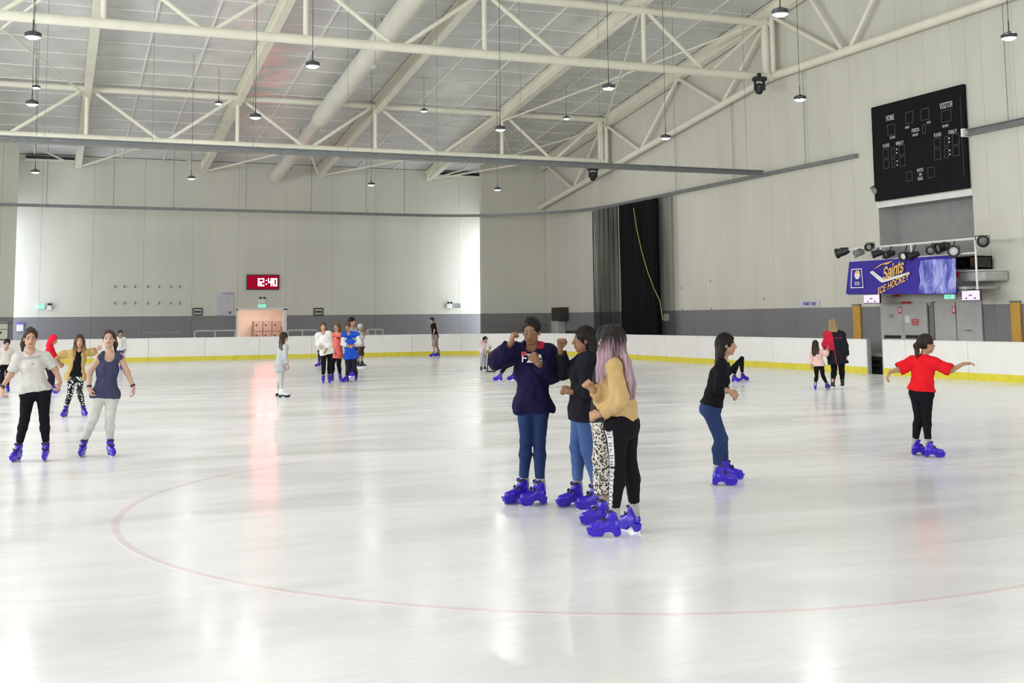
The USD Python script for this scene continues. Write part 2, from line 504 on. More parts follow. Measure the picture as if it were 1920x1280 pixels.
edges, s = [], 0.0
breaks = [0.0]
while breaks[-1] + 2.4 < GATE[0] - 0.6:
    breaks.append(breaks[-1] + 2.4)
breaks.append(GATE[0])
edges += list(zip(breaks[:-1], breaks[1:]))
b2 = list(np.linspace(GATE[1], RINK.length, int((RINK.length - GATE[1]) / 2.4) + 1))
edges += list(zip(b2[:-1], b2[1:]))
for a, b in edges:
    part(boards, "panel", strip(a + 0.006, b - 0.006, 0.0, 0.07, 0.0, 0.99), M_BOARD)
    part(boards, "kick_plate", strip(a + 0.003, b - 0.003, -0.015, 0.0, 0.0, 0.19), M_KICK)
    part(boards, "cap_rail", strip(a, b, -0.01, 0.11, 0.992, 1.015), M_BOARD)
for sg in GATE:
    part(boards, "gate_post", strip(sg - 0.04, sg + 0.04, 0.01, 0.13, 0.0, 1.03), M_GREYP)

# ---- walls of tall panels with recessed joints


def wall(name, label, o, ud, nd, u0, u1, width, top, openings=(), thick=0.09, m=None, start=None, back=True):
    """Panels along ud from o, inner face on o, thickness away from the room (-nd)."""
    o, ud, nd = (np.array(v, float) for v in (o, ud, nd))
    w = thing(name, label, None, kind="structure")
    start = u0 if start is None else start
    cuts = {round(u0, 3), round(u1, 3)}
    k = start
    while k < u1:
        if k > u0: cuts.add(round(k, 3))
        k += width
    k = start - width
    while k > u0:
        cuts.add(round(k, 3)); k -= width
    for a, b, z0, z1 in openings:
        cuts = {c for c in cuts if not (a - 0.2 < c < a + 0.2 or b - 0.2 < c < b + 0.2)} | {a, b}
    cuts = sorted(cuts)
    for a, b in zip(cuts[:-1], cuts[1:]):
        spans = [(0.0, None)]
        for oa, ob, z0, z1 in openings:
            if a >= oa - 1e-6 and b <= ob + 1e-6:
                spans = ([(0.0, z0)] if z0 > 0.05 else []) + [(z1, None)]
        for z0, z1 in spans:
            ta, tb = (top(a), top(b)) if z1 is None else (z1, z1)
            pts = [(a + 0.0035, z0), (b - 0.0035, z0), (b - 0.0035, tb), (a + 0.0035, ta)]
            v = np.array([o + ud * p[0] + np.array([0, 0, p[1]]) - nd * d for d in (0, thick) for p in pts])
            f = [[0, 1, 2], [0, 2, 3], [4, 6, 5], [4, 7, 6]]
            for i in range(4):
                j = (i + 1) % 4
                f += [[i, i + 4, j], [j, i + 4, j + 4]]
            q = trimesh.Trimesh(v, f, process=False)
            q.fix_normals()
            part(w, "panel", q, m or M_WALL)
    return w


ALC = (26.47, 30.64)
wall("wall_right", "tall pale panelled right-hand wall with a grey band below", (XW, 0, 0), (0, 1, 0), (-1, 0, 0), -9.8, YP, 1.2, lambda u: float(RZ(u)) - 0.05,
     openings=[(ALC[0], ALC[1], 2.45, 5.22)], start=30.64)
single("wall_right_backing", bx((XW + 0.1, -9.8, 0), (XW + 0.16, ALC[0] - 0.02, 10.2)), M_GREYP, "added grey backing keeping light out of the right-hand wall joints", None, kind="structure")  # added sheet that stops light leaking through the panel joints
single("wall_right_backing", bx((XW + 0.1, ALC[1] + 0.02, 0), (XW + 0.16, YP, 9.9)), M_GREYP, "added grey backing keeping light out of the far right-hand panel joints", None, kind="structure")
# alcove over the platform
alc = thing("wall_alcove", "shallow grey alcove in the right-hand wall below the scoreboard", None, kind="structure")
for lo, hi in (((XW + 0.75, ALC[0] - 0.3, 2.3), (XW + 0.85, ALC[1] + 0.3, 5.4)), ((XW + 0.02, ALC[0] - 0.1, 2.4), (XW + 0.8, ALC[0], 5.3)), ((XW + 0.02, ALC[1], 2.4), (XW + 0.8, ALC[1] + 0.1, 5.3)),
               ((XW + 0.02, ALC[0], 5.22), (XW + 0.8, ALC[1], 5.32)), ((XW + 0.02, ALC[0], 2.35), (XW + 0.8, ALC[1], 2.45))):
    part(alc, "lining", bx(lo, hi), M_GREYP if hi[0] > XW + 0.82 else M_DOOR)
single("trim_1", bx((XW - 0.05, ALC[0] - 0.03, 5.2), (XW + 0.02, ALC[1] + 0.03, 5.38)), M_WHITE, "white ledge between scoreboard and alcove", None, kind="structure")

DW = (9.28, 11.75)
wall("wall_far", "wide pale panelled far wall of the hall with a grey band below", (0, YW, 0), (1, 0, 0), (0, -1, 0), -2.6, 23.6, 2.4, lambda u: 9.93, openings=[(DW[0], DW[1], 0.0, 2.31)], start=-2.6)
for nm, x0, x1, lb in (("wall_pier_right", 21.6, 25.3, "pale pier wall between the far bay and the right-hand corner"), ("wall_pier_left", -13.0, -1.25, "pale pier wall at the far left beside the far bay")):
    wall(nm, lb, (0, YP, 0), (1, 0, 0), (0, -1, 0), x0, x1, 3.7, lambda u: float(RZ(YP)) - 0.03, thick=0.25)
for nm, x, sgn, lb in (("window_1", 23.3, 1, "unseen tall glazed strip behind the right pier, lighting that end of the far wall"), ("window_2", -2.35, -1, "unseen tall glazed strip behind the left pier, lighting that end of the far wall")):
    w = thing(nm, lb, None, kind="structure")  # glazing out of view, beside the lights that brighten the far wall ends
    for y in np.linspace(58.3, 60.9, 4):
        part(w, "frame", bx((x - 0.04, y - 0.03, 0.2), (x + 0.04, y + 0.03, 7.0)), M_GALV)
    for z in np.linspace(0.2, 7.0, 6):
        part(w, "frame", bx((x - 0.04, 58.3, z - 0.03), (x + 0.04, 60.9, z + 0.03)), M_GALV)
    for z0, z1 in zip(np.linspace(0.2, 7.0, 6)[:-1], np.linspace(0.2, 7.0, 6)[1:]):
        part(w, "pane", bx((x + sgn * 0.05, 58.3, z0 + 0.03), (x + sgn * 0.06, 60.9, z1 - 0.03)), M_WHITE)
    part(w, "wall_above", bx((x - 0.05, 58.26, 7.03), (x + 0.05, 60.99, 9.9)), M_WALL)
single("wall_left", bx((-13.1, -9.8, 0), (-12.95, 61, 14.5)), M_WALL, "pale left-hand wall outside the picture", None, kind="structure")
single("wall_near", bx((-13.0, -9.95, 0), (25.4, -9.8, 14.5)), M_WALL, "pale near wall behind the viewer", None, kind="structure")

# ---- roof: foil sheets between battens
RAF = [-10.7, -4.65, 1.41, 7.47, 13.53, 19.6, 25.05]
roof = thing("ceiling", "sloping silver foil ceiling in strips between thin battens", None, kind="structure")


def slab(x0, x1, y0, y1, z0, z1, t):
    v = np.array([[x, y, z + d] for d in (0, t) for x, y, z in ((x0, y0, z0), (x1, y0, z0), (x1, y1, z1), (x0, y1, z1))])
    f = [[0, 2, 1], [0, 3, 2], [4, 5, 6], [4, 6, 7]]
    for i in range(4):
        j = (i + 1) % 4
        f += [[i, j, i + 4], [j, j + 4, i + 4]]
    return trimesh.Trimesh(v, f, process=False)


ys = np.arange(61.0, 30.0, -1.6)
xe = [-13.0] + RAF[1:]
for y1, y0 in zip(ys[:-1], ys[1:]):
    for x0, x1 in zip(xe[:-1], xe[1:]):
        part(roof, "foil_panel", slab(x0, min(x1, 25.3), y0 + 0.008, y1 - 0.008, float(RZ(y0)), float(RZ(y1)), 0.03), M_FOIL)
    part(roof, "purlin", slab(-13.0, 25.3, y0 - 0.022, y0 + 0.022, float(RZ(y0)) - 0.035, float(RZ(y0)) - 0.035, 0.03), M_WIRE)
yl = float(ys[-1])
part(roof, "foil_panel", slab(-13, 25.3, RIDGE, yl, float(RZ(RIDGE)), float(RZ(yl)), 0.03), M_FOIL)
part(roof, "foil_panel", slab(-13, 25.3, -10, RIDGE, float(RZ(-10)), float(RZ(RIDGE)), 0.03), M_FOIL)
for x0, x1 in zip(RAF[:-1], RAF[1:]):
    for k in (1, 2):
        x = x0 + (x1 - x0) * k / 3
        part(roof, "batten", slab(x - 0.03, x + 0.03, 31.0, 60.9, float(RZ(31)) - 0.05, float(RZ(60.9)) - 0.05, 0.04), M_WIRE)

# ---- rafters: deep I-beams under the roof
HD = 0.30


def ibeam(w, d, tf=0.03, tw=0.03):
    return [(-w / 2, 0), (w / 2, 0), (w / 2, tf), (tw / 2, tf), (tw / 2, d - tf), (w / 2, d - tf), (w / 2, d), (-w / 2, d), (-w / 2, d - tf), (-tw / 2, d - tf), (-tw / 2, tf), (-w / 2, tf)]


rank = ["outside the picture on the left", "left of the picture", "first from the left", "second from the left", "third from the left, right of the round duct", "fourth from the left", "against the right-hand wall"]
for x, rk in zip(RAF, rank):
    t = thing("rafter", f"deep cream steel roof beam sloping away, {rk}", "roof beam", (x, 60.9, float(RZ(60.9))))
    a, b = (x, 60.9, float(RZ(60.9)) - 0.61), (x, RIDGE, float(RZ(RIDGE)) - 0.61)
    part(t, "beam", sweep(ibeam(HD, 0.56), a, b), M_STEEL)
    part(t, "end_plate", bx((x - 0.16, 60.9, a[2] - 0.02), (x + 0.16, 60.94, a[2] + 0.58)), M_STEEL)

# ---- cross trusses
TR = [(35.9, 10.57, 12.62, "nearer cream tubular roof truss crossing the whole hall", 0.155), (49.8, 9.20, 11.22, "farther cream tubular roof truss crossing behind the grey rail", 0.14)]
for Y, zb, zt, lb, r in TR:
    t = thing("roof_truss", lb, "roof truss", (0, Y, zb))
    part(t, "bottom_chord", tube((-12.9, Y, zb), (24.95, Y, zb), r, 18), M_STEEL, smooth=30)
    part(t, "top_chord", tube((-12.9, Y, zt), (24.95, Y, zt), r * 0.9, 18), M_STEEL, smooth=30)
    for i, (x0, x1) in enumerate(zip(RAF[:-1], RAF[1:])):
        xm = (x0 + min(x1, 24.8)) / 2
        part(t, "diagonal", tube((x0 + 0.12, Y, zt), (xm - 0.1, Y, zb), 0.075, 10), M_STEEL, smooth=30)
        part(t, "diagonal", tube((min(x1, 24.8) - 0.12, Y, zt), (xm + 0.1, Y, zb), 0.075, 10), M_STEEL, smooth=30)
    for x in RAF[:-1]:
        part(t, "post", tube((x, Y, zb), (x, Y, zt), 0.085, 10), M_STEEL, smooth=30)
        part(t, "hanger_plate", bx((x - 0.12, Y - 0.02, zt), (x + 0.12, Y + 0.02, float(RZ(Y)) - 0.55)), M_STEEL)
    part(t, "end_post", tube((24.72, Y, zb - 0.1), (24.72, Y, zt + 0.1), 0.14, 14), M_STEEL, smooth=30)

# thin braces from the truss joints to the beam ends, and crossed rods in the end bays
k = 0
words = ["outer left", "left", "second", "third", "fourth", "right-hand"]
for i, (x0, x1) in enumerate(zip(RAF[1:-1], RAF[2:])):
    xm = (x0 + min(x1, 24.8)) / 2
    for xt, sd in ((x0 + 0.2, "leftward"), (x1 - 0.2 - (0.3 if x1 > 24.9 else 0), "rightward")):
        if xt < 0 or xt > 24.5:
            continue
        single("truss_brace", tube((xm + (0.06 if xt > xm else -0.06), 49.97, 9.25), (xt, 60.6, 9.42), 0.05, 8), M_STEEL, f"thin {sd} strut from far truss to beam end, {words[i + 1]} bay", "strut", smooth=30)
for (xa, ya), (xb, yb), lb in (((19.6, 49.8), (24.9, 36.0), "crossed roof rod in the right bay falling to the right"), ((24.9, 49.8), (19.6, 36.0), "crossed roof rod in the right bay rising to the left"),
                               ((1.41, 36.0), (-4.65, 49.8), "roof rod in the left bay running out of frame low"), ((1.41, 49.7), (-4.65, 36.0), "roof rod in the left bay meeting the far truss joint"),
                               ((19.6, 50.0), (24.9, 60.6), "crossed roof rod in the far right bay running to the corner"), ((24.9, 50.0), (19.6, 60.6), "crossed roof rod in the far right bay running to the fourth beam")):
    single("roof_rod", tube((xa, ya, float(RZ(ya)) - 0.62), (xb, yb, float(RZ(yb)) - 0.62), 0.045, 8), M_STEEL, lb, "strut", smooth=30)

# ---- truss along the right-hand wall
XT = 24.98
t = thing("wall_truss", "cream tubular truss rising along the right-hand wall under the roof", "roof truss", (XT, 35.9, 10.6))
part(t, "bottom_chord", tube((XT, 58.0, 7.72), (XT, 35.9, 10.62), 0.135, 16), M_STEEL, smooth=30)
part(t, "bottom_chord", tube((XT, 35.9, 10.62), (XT, 6.0, 10.66), 0.15, 16), M_STEEL, smooth=30)
bz = lambda y: 10.62 - max(0, y - 35.9) * (10.62 - 7.72) / 22.1
tz = lambda y: float(RZ(y)) - 0.6
for ya, yb in ((36.0, 39.4), (42.8, 39.4), (42.8, 46.3), (49.7, 46.3), (50.2, 53.6), (57.0, 53.6), (35.8, 31.9), (33.6, 31.7), (28.4, 31.4), (28.2, 24.5)):
    part(t, "diagonal", tube((XT, ya, tz(ya) + 0.05), (XT, yb, bz(yb)), 0.07, 10), M_STEEL, smooth=30)
for y in (35.9, 49.8):
    part(t, "post", tube((XT, y - 0.1, bz(y)), (XT, y - 0.1, tz(y)), 0.10, 12), M_STEEL, smooth=30)

# ---- round duct
d0, d1 = at_Y(515, 336, 60.2), at_Y(600, 213, 50.0)
dd = np.array([d0[0], 0, 0])
sl = np.array([0.35 / 37, -1, 0.138]); sl /= np.linalg.norm(sl)
p0 = at_Y(517, 331, 60.3)
p1 = p0 + sl * 9.5
p2 = p0 + sl * 36
t = thing("air_duct", "large round cream air duct sloping up under the roof", "air duct", p0)
part(t, "narrow_pipe", tube(p0, p1, 0.29, 28), M_DUCT, smooth=30)
part(t, "end_cap", tube(p0 - sl * 0.06, p0, 0.30, 28), M_DUCT, smooth=30)
part(t, "reducer", tube(p1, p1 + sl * 0.8, 0.29, 28, 0.40), M_DUCT, smooth=30)
part(t, "wide_pipe", tube(p1 + sl * 0.8, p2, 0.40, 32), M_DUCT, smooth=30)
for s_ in (3.0, 6.0, 13.0, 16.5, 20.0, 24.0):
    c = p0 + sl * s_
    part(t, "joint_band", tube(c - sl * 0.04, c + sl * 0.04, (0.30 if s_ < 9 else 0.412), 28), M_DUCT, smooth=30)
    part(t, "hanger", tube(c, (c[0], c[1], float(RZ(c[1])) - 0.02), 0.012, 5), M_CORD)

# vents under the eaves and small ceiling devices
for xa, xb, lb in ((-1.0, 1.2, "dark slot vent under the eaves at the far left"), (19.9, 22.6, "dark slot vent under the eaves at the far right")):
    v = thing("eaves_vent", lb, "vent", (xa, 60.9, 9.75))
    part(v, "slot", bx((xa, 60.86, 9.70), (xb, 60.97, 9.86)), M_BLACK)
    part(v, "lip", bx((xa - 0.05, 60.7, 9.60), (xb + 0.05, 60.97, 9.69)), M_STEEL)
for (x, y, Y), lb in (((703, 126, 40.0), "small grey sensor hanging near the round duct"), ((545, 315, 59.5), "small white sensor beside the far end of the duct")):
    p = at_Y(x, y, Y)
    c = thing("ceiling_sensor", lb, "sensor", p)
    part(c, "dome", place(lathe([(0, -0.09), (0.1, -0.07), (0.14, 0), (0.14, 0.05), (0, 0.05)], 16), p, (1, 0, 0), (0, 1, 0)), M_DOOR, smooth=40)
    part(c, "stem", tube(p, (p[0], p[1], float(RZ(p[1])) - 0.02), 0.008, 5), M_GALV)

# ---- grey rails hung round the hall
CH = [(-0.06, 0), (0.06, 0), (0.06, 0.03), (-0.035, 0.03), (-0.035, 0.17), (0.06, 0.17), (0.06, 0.2), (-0.06, 0.2)]
t = thing("curtain_rail", "long grey galvanised rail crossing the hall from left to right", "rail", (0, 36.4, 6.95))
part(t, "channel", sweep(CH, (-12.9, 36.4, 6.95), (24.9, 36.5, 6.95)), M_GALV)
for x in np.arange(-9.2, 25, 3.03):
    part(t, "rod", tube((x, 36.45, 7.14), (x, 36.45, float(RZ(36.45)) - 0.02), 0.007, 5), M_GALV)
C2 = [(-0.04, 0), (0.04, 0), (0.04, 0.14), (-0.04, 0.14)]
t = thing("curtain_rail", "grey rail running along the right wall and round the far end", "rail", (25.0, 31.5, 6.98))
pts = [(25.18, 31.5), (25.18, 49.0)] + [tuple(q) for q in arc(25.18 - 7.6, 49.4, 7.6, 3, 87, 14)] + [(17.0, 57.0), (-1.0, 56.9), (-12.5, 56.9)]
for a, b in zip(pts[:-1], pts[1:]):
    part(t, "channel", sweep(C2, (*a, 6.98), (*b, 6.98)), M_GALV)
for x in (-9.0, -6.6, -2.4, 0.0, 2.9, 5.6, 9.0, 12.2, 15.0, 17.0):
    part(t, "rod", tube((x, 56.9, 7.1), (x, 56.9, float(RZ(56.9)) - 0.02), 0.012, 5), M_GALV)
for y in (34.3, 39.0, 43.5):
    part(t, "rod", tube((25.18, y, 7.1), (25.18, y, bz(y)), 0.012, 5), M_GALV)
t = thing("curtain_rail", "short grey rail on the right wall, on the near side of the scoreboard", "rail", (25.1, 26.4, 6.98))
part(t, "channel", sweep(CH, (25.14, 26.45, 6.95), (25.14, 6.0, 6.95)), M_GALV)
part(t, "end_stop", bx((25.0, 26.4, 6.93), (25.26, 26.5, 7.17)), M_WHITE)
for y in (24.8, 20.0, 15.0):
    part(t, "rod", tube((25.14, y, 7.1), (25.14, y, 10.66), 0.012, 5), M_GALV)

# ---- high-bay lamps on long cables
LAMP = []
rows = [("front", 7.1, [(62, 66), (586, 121), (1141, 163), (1500, 184)]), ("second", 7.1, [(60, 193), (479, 218), (938, 241), (1248, 257)]),
        ("far", 7.2, [(66, 321), (359, 333), (696, 345), (933, 354)]), ("high", 8.5, [(68, 163), (410, 193), (795, 207), (1062, 221)]), ("right", 7.1, [(1463, 23), (1892, 68)])]
ordw = ["first", "second", "third", "fourth"]
rdesc = {"front": "in the nearest row", "second": "in the middle row", "far": "in the low far row", "high": "in the short-cabled high row"}
for rn, z, ps in rows:
    for i, (x, y) in enumerate(ps):
        p = at_z(x, y, z)
        if rn == "high":            # hung close under the sloping roof
            d = ray(x, y)
            p = EYE + d * ((18.37 - 1.5 - EYE[2]) / (d[2] + 0.138 * d[1]))
        lb = f"black dome high-bay lamp on a cable, {ordw[i]} from the left {rdesc[rn]}" if rn != "right" else ("black dome high-bay lamp above the moving head at top right", "black dome high-bay lamp at the top right edge over the scoreboard")[i]
        LAMP.append((p, lb, "hanging high-bay lamps"))
for x in (-5.5, 2.5, 10.0, 17.5):  # unseen lamps above the frame, placed to light the nearer ice
    LAMP.append((np.array([x, 17.5, 8.3]), "black dome high-bay lamp overhead out of view, lighting the near ice", "lamps overhead out of frame"))
for p, lb, gr in LAMP:
    t = thing("high_bay_lamp", lb, "lamp", p, gr)
    T = lambda m: place(m, p, (1, 0, 0), (0, 1, 0))
    part(t, "housing", T(lathe([(0.0, 0.085), (0.05, 0.085), (0.06, 0.055), (0.125, 0.045), (0.15, 0.03), (0.152, -0.035), (0.142, -0.04), (0.135, -0.02), (0, -0.02)], 24)), M_LAMP, smooth=35)
    for a in np.linspace(0, 2 * np.pi, 9)[:-1]:
        u = np.array([math.cos(a), math.sin(a), 0])
        if (p[1] < 40):
            part(t, "cooling_fin", tube(p + u * 0.06 + [0, 0, 0.06], p + u * 0.148 + [0, 0, 0.035], 0.012, 4), M_LAMP)
    part(t, "lens", T(lathe([(0, -0.084), (0.085, -0.072), (0.136, -0.03)], 12)), M_LENS)
    part(t, "hook", tube(p + [0, 0, 0.08], p + [0, 0, 0.30], 0.013, 6), M_LAMP)
    part(t, "cable", tube(p + [0, 0, 0.28], (p[0], p[1], float(RZ(p[1])) - 0.04), 0.0065, 5), M_CORD)

# ---- moving-head stage lights on the trusses
for (x, y, Y), lb in (((1424, 158, 35.7), "black moving-head light hung at the end of the nearer truss"), ((1112, 324, 49.6), "black moving-head light hung at the end of the farther truss")):
    p = at_Y(x, y, Y)
    t = thing("moving_head_light", lb, "stage light", p)
    part(t, "base", rbox(p + [-0.24, -0.16, 0.12], p + [0.24, 0.16, 0.27], 0.03), M_BLACK, smooth=30)
    for s_ in (-1, 1):
        part(t, "yoke_arm", rbox(p + [s_ * 0.19 - 0.03, -0.06, -0.22], p + [s_ * 0.19 + 0.03, 0.06, 0.13], 0.02), M_BLACK, smooth=30)
    part(t, "head", place(lathe([(0, -0.2), (0.1, -0.2), (0.15, -0.1), (0.155, 0.1), (0.12, 0.18), (0, 0.2)], 20), p + [0, 0, -0.16], (1, 0, 0), (0, 0.9, 0.44)), M_BLACK, smooth=40)
    part(t, "clamp", bx(p + [-0.05, -0.05, 0.26], p + [0.05, 0.05, 0.42]), M_BLACK)

# ---- scoreboard
ya, yb, z0, z1 = 26.5, 30.64, 5.42, 8.53
M_SIGNW = mat("sign_white", (0.50, 0.50, 0.48), 0.6)
sb = thing("scoreboard", "large black scoreboard with white lettering high on the right wall", "scoreboard", (25.2, 28.5, 5.42))
part(sb, "panel", rbox((25.16, ya, z0), (25.29, yb, z1), 0.02), M_SCORE, smooth=30)
XS = 25.155


def sbp(zx, zy):
    return at_X(1620 + zx / 4.27, 150 + zy / 4.267, XS)


def digit(zx, zy, w, h, n="digit_frame"):
    c = sbp(zx, zy)
    b = 0.016
    o = sbox(-w / 2, -h / 2, w / 2, h / 2).difference(sbox(-w / 2 + b, -h / 2 + b, w / 2 - b, h / 2 - b))
    part(sb, n, poly(o, 0.012, c, XE, YE), M_FRAME)


for zx, zy, s_, h in ((210, 322, "HOME", 0.17), (658, 222, "VISITOR", 0.17), (230, 468, "SCORE", 0.075), (652, 376, "SCORE", 0.075), (347, 387, "MIN", 0.07), (520, 347, "SEC", 0.07), (413, 414, "PERIOD", 0.11),
                      (412, 447, "QUARTER", 0.07), (178, 538, "PLAYER", 0.11), (287, 517, "PENALTY", 0.11), (590, 452, "PLAYER", 0.11), (712, 427, "PENALTY", 0.11), (450, 732, "SHOTS", 0.10), (452, 766, "ON", 0.09), (453, 800, "GOAL", 0.10)):
    part(sb, "lettering", text(s_, h, sbp(zx, zy), XE, YE, 0.006, True, width={"HOME": .39, "VISITOR": .53, "SCORE": .26, "MIN": .18, "SEC": .18, "PERIOD": .33, "QUARTER": .26, "PLAYER": .31, "PENALTY": .35, "SHOTS": .29, "ON": .12, "GOAL": .25}[s_]), M_SIGNW)
for zx, zy, w, h in ((220, 398, .36, .36), (365, 300, .36, .37), (490, 273, .36, .37), (660, 288, .42, .36), (482, 392, .14, .30), (175, 588, .26, .30), (180, 672, .26, .30), (236, 578, .16, .30), (304, 560, .26, .32), (238, 664, .16, .30), (310, 650, .26, .32),
                     (588, 503, .28, .30), (590, 596, .28, .32), (660, 490, .16, .30), (737, 473, .28, .33), (662, 583, .16, .30), (740, 567, .28, .30), (364, 770, .28, .30), (540, 738, .30, .32)):
    digit(zx, zy, w, h)
for zx, zy in ((262, 553), (262, 583), (266, 648), (268, 680), (682, 466), (684, 496), (688, 563), (690, 594)):
    part(sb, "colon_dot", poly(Point(0, 0).buffer(0.026, 6), 0.008, sbp(zx, zy), XE, YE), M_WHITE)
c = sbp(788, 450)
part(sb, "joint_strip", bx((XS - 0.01, c[1] - 0.02, z0 + 0.35), (XS, c[1] + 0.02, z1 - 0.35)), M_BLACK)
p = at_X(1632, 352, 25.0)
t = thing("horn_speaker", "small grey horn loudspeaker on the wall left of the scoreboard", "loudspeaker", p)
part(t, "horn", place(lathe([(0.0, 0), (0.04, 0), (0.06, 0.1), (0.13, 0.22), (0.12, 0.22), (0.05, 0.1), (0, 0.05)], 18), p, (0.4, 0, 0.9), (0, -1, 0)), M_GREYP, smooth=40)
part(t, "bracket", tube(p, (25.3, p[1], p[2] + 0.12), 0.02, 6), M_BLACK)

# ---- platform with banner, rail and lights
PX0, PX1 = 24.02, 25.9
pf = thing("platform", "raised platform with a white handrail jutting from the right wall", "platform", (24.6, 28.4, 2.45))
part(pf, "deck", bx((PX0 + 0.02, 25.55, 2.43), (25.19, 30.75, 2.50)), M_DOOR)
part(pf, "front_beam", bx((PX0 + 0.02, 25.55, 2.37), (PX0 + 0.08, 30.75, 2.43)), M_GALV)
rl, rr = at_X(1600, 467, PX0), at_X(1828, 447, PX0)
part(pf, "handrail", tube(rl + (rl - rr) * 0.05, rr + (rr - rl) * 0.05, 0.035, 10), M_WHITE, smooth=30)
for f in (0.0, 0.25, 0.51, 0.78, 1.0):
    q = rl + (rr - rl) * f
    part(pf, "rail_post", tube((q[0], q[1], 2.4), q, 0.03, 8), M_WHITE, smooth=30)
part(pf, "side_rail", tube(rr, (25.28, rr[1], rr[2]), 0.03, 8), M_WHITE, smooth=30)
part(pf, "side_rail", tube(rl, (25.28, rl[1], rl[2]), 0.03, 8), M_WHITE, smooth=30)
part(pf, "mid_rail", tube((PX0, rl[1], 3.42), (PX0, rr[1], 3.42), 0.025, 8), M_WHITE, smooth=30)

bn = thing("banner", "purple-blue club banner reading Saints Ice Hockey below the handrail", "banner", (23.97, 28.4, 2.9))
XB = 23.90
bc = [at_X(1586, 551, XB), at_X(1794, 551, XB), at_X(1788, 478, XB), at_X(1592, 491, XB)]
g = np.linspace(0, 1, 33)
BL, BR_, TRc, TL = bc
vv, ff = [], []
for layer in (0, 1):
    for j in np.linspace(0, 1, 9):
        for i in g:
            q = (BL * (1 - i) + BR_ * i) * (1 - j) + (TL * (1 - i) + TRc * i) * j
            sag = 0.018 * math.sin(i * 21 + j * 2) + 0.012 * math.sin(i * 9 - j * 3)
            vv.append([q[0] + sag * (0.4 + 0.6 * (1 - j)) + layer * 0.012, q[1], q[2]])
W_ = 33
for j in range(8):
    for i in range(32):
        a = j * W_ + i
        ff += [[a, a + 1, a + W_ + 1], [a, a + W_ + 1, a + W_]]
        o = 9 * W_
        ff += [[o + a, o + a + W_ + 1, o + a + 1], [o + a, o + a + W_, o + a + W_ + 1]]
part(bn, "cloth", trimesh.Trimesh(np.array(vv), ff, process=False), M_BANNER, smooth=True)


def bnp(zx, zy, dx=0.035):
    """Point on the banner for a pixel of its close-up."""
    return at_X(1550 + zx / 4.922, 420 + zy / 4.922, XB - dx)


def bpoly(pts, m, nm, dx=0.035, th=0.008):
    o = bnp(*pts[0], dx)
    q = [bnp(*p_, dx) for p_ in pts]
    loc = [(-(p_[1] - o[1]), p_[2] - o[2]) for p_ in q]
    pg = Polygon(loc).buffer(0)
    part(bn, nm, cat_([poly(g_, th, o, XE, YE) for g_ in getattr(pg, "geoms", [pg])]), m)


part(bn, "lettering", text("ICE HOCKEY", 0.20, bnp(612, 582), (0, -0.957, 0.29), (0, -0.05, 0.998), 0.01, True, width=1.50, shear=0.12), M_GOLD)
part(bn, "lettering", text("Saints", 0.36, bnp(612, 478, 0.045), (0, -0.972, 0.235), (0, -0.02, 1.0), 0.012, True, width=0.95, shear=0.22), M_GOLD)
bpoly([(400, 440), (428, 430), (530, 510), (765, 440), (768, 462), (520, 540), (500, 535), (405, 452)], M_WHITE, "hockey_stick")
bpoly([(440, 412), (500, 370), (620, 335), (560, 372), (515, 372), (470, 400)], M_GOLD, "swoosh", 0.04)
bpoly([(228, 415), (325, 408), (342, 590), (222, 592)], M_WHITE, "crest", 0.03)
bpoly([(236, 424), (317, 418), (332, 580), (231, 582)], M_BANNER, "crest_field", 0.04)
cr = bnp(283, 470, 0.05)
part(bn, "crest_ball", poly(Point(0, 0).buffer(0.13, 14), 0.01, cr, XE, YE), M_WHITE)
part(bn, "crest_flame", poly([(-0.11, 0.02), (-0.02, 0.15), (0.12, 0.13), (0.14, 0.0), (0.05, 0.06)], 0.014, cr, XE, YE), M_GOLD)
part(bn, "crest_letters", text("ICE", 0.10, bnp(283, 562, 0.05), XE, YE, 0.008, True), M_WHITE)
bpoly([(872, 335), (1040, 322), (1120, 326), (1192, 312), (1196, 640), (1010, 642), (835, 640), (868, 520), (850, 430)], M_ICEPIC, "ice_picture", 0.03)
bpoly([(1100, 345), (1118, 420), (1088, 500), (1040, 580), (990, 636), (1002, 600), (1050, 520), (1082, 420)], M_BANPALE, "ice_streak", 0.04)

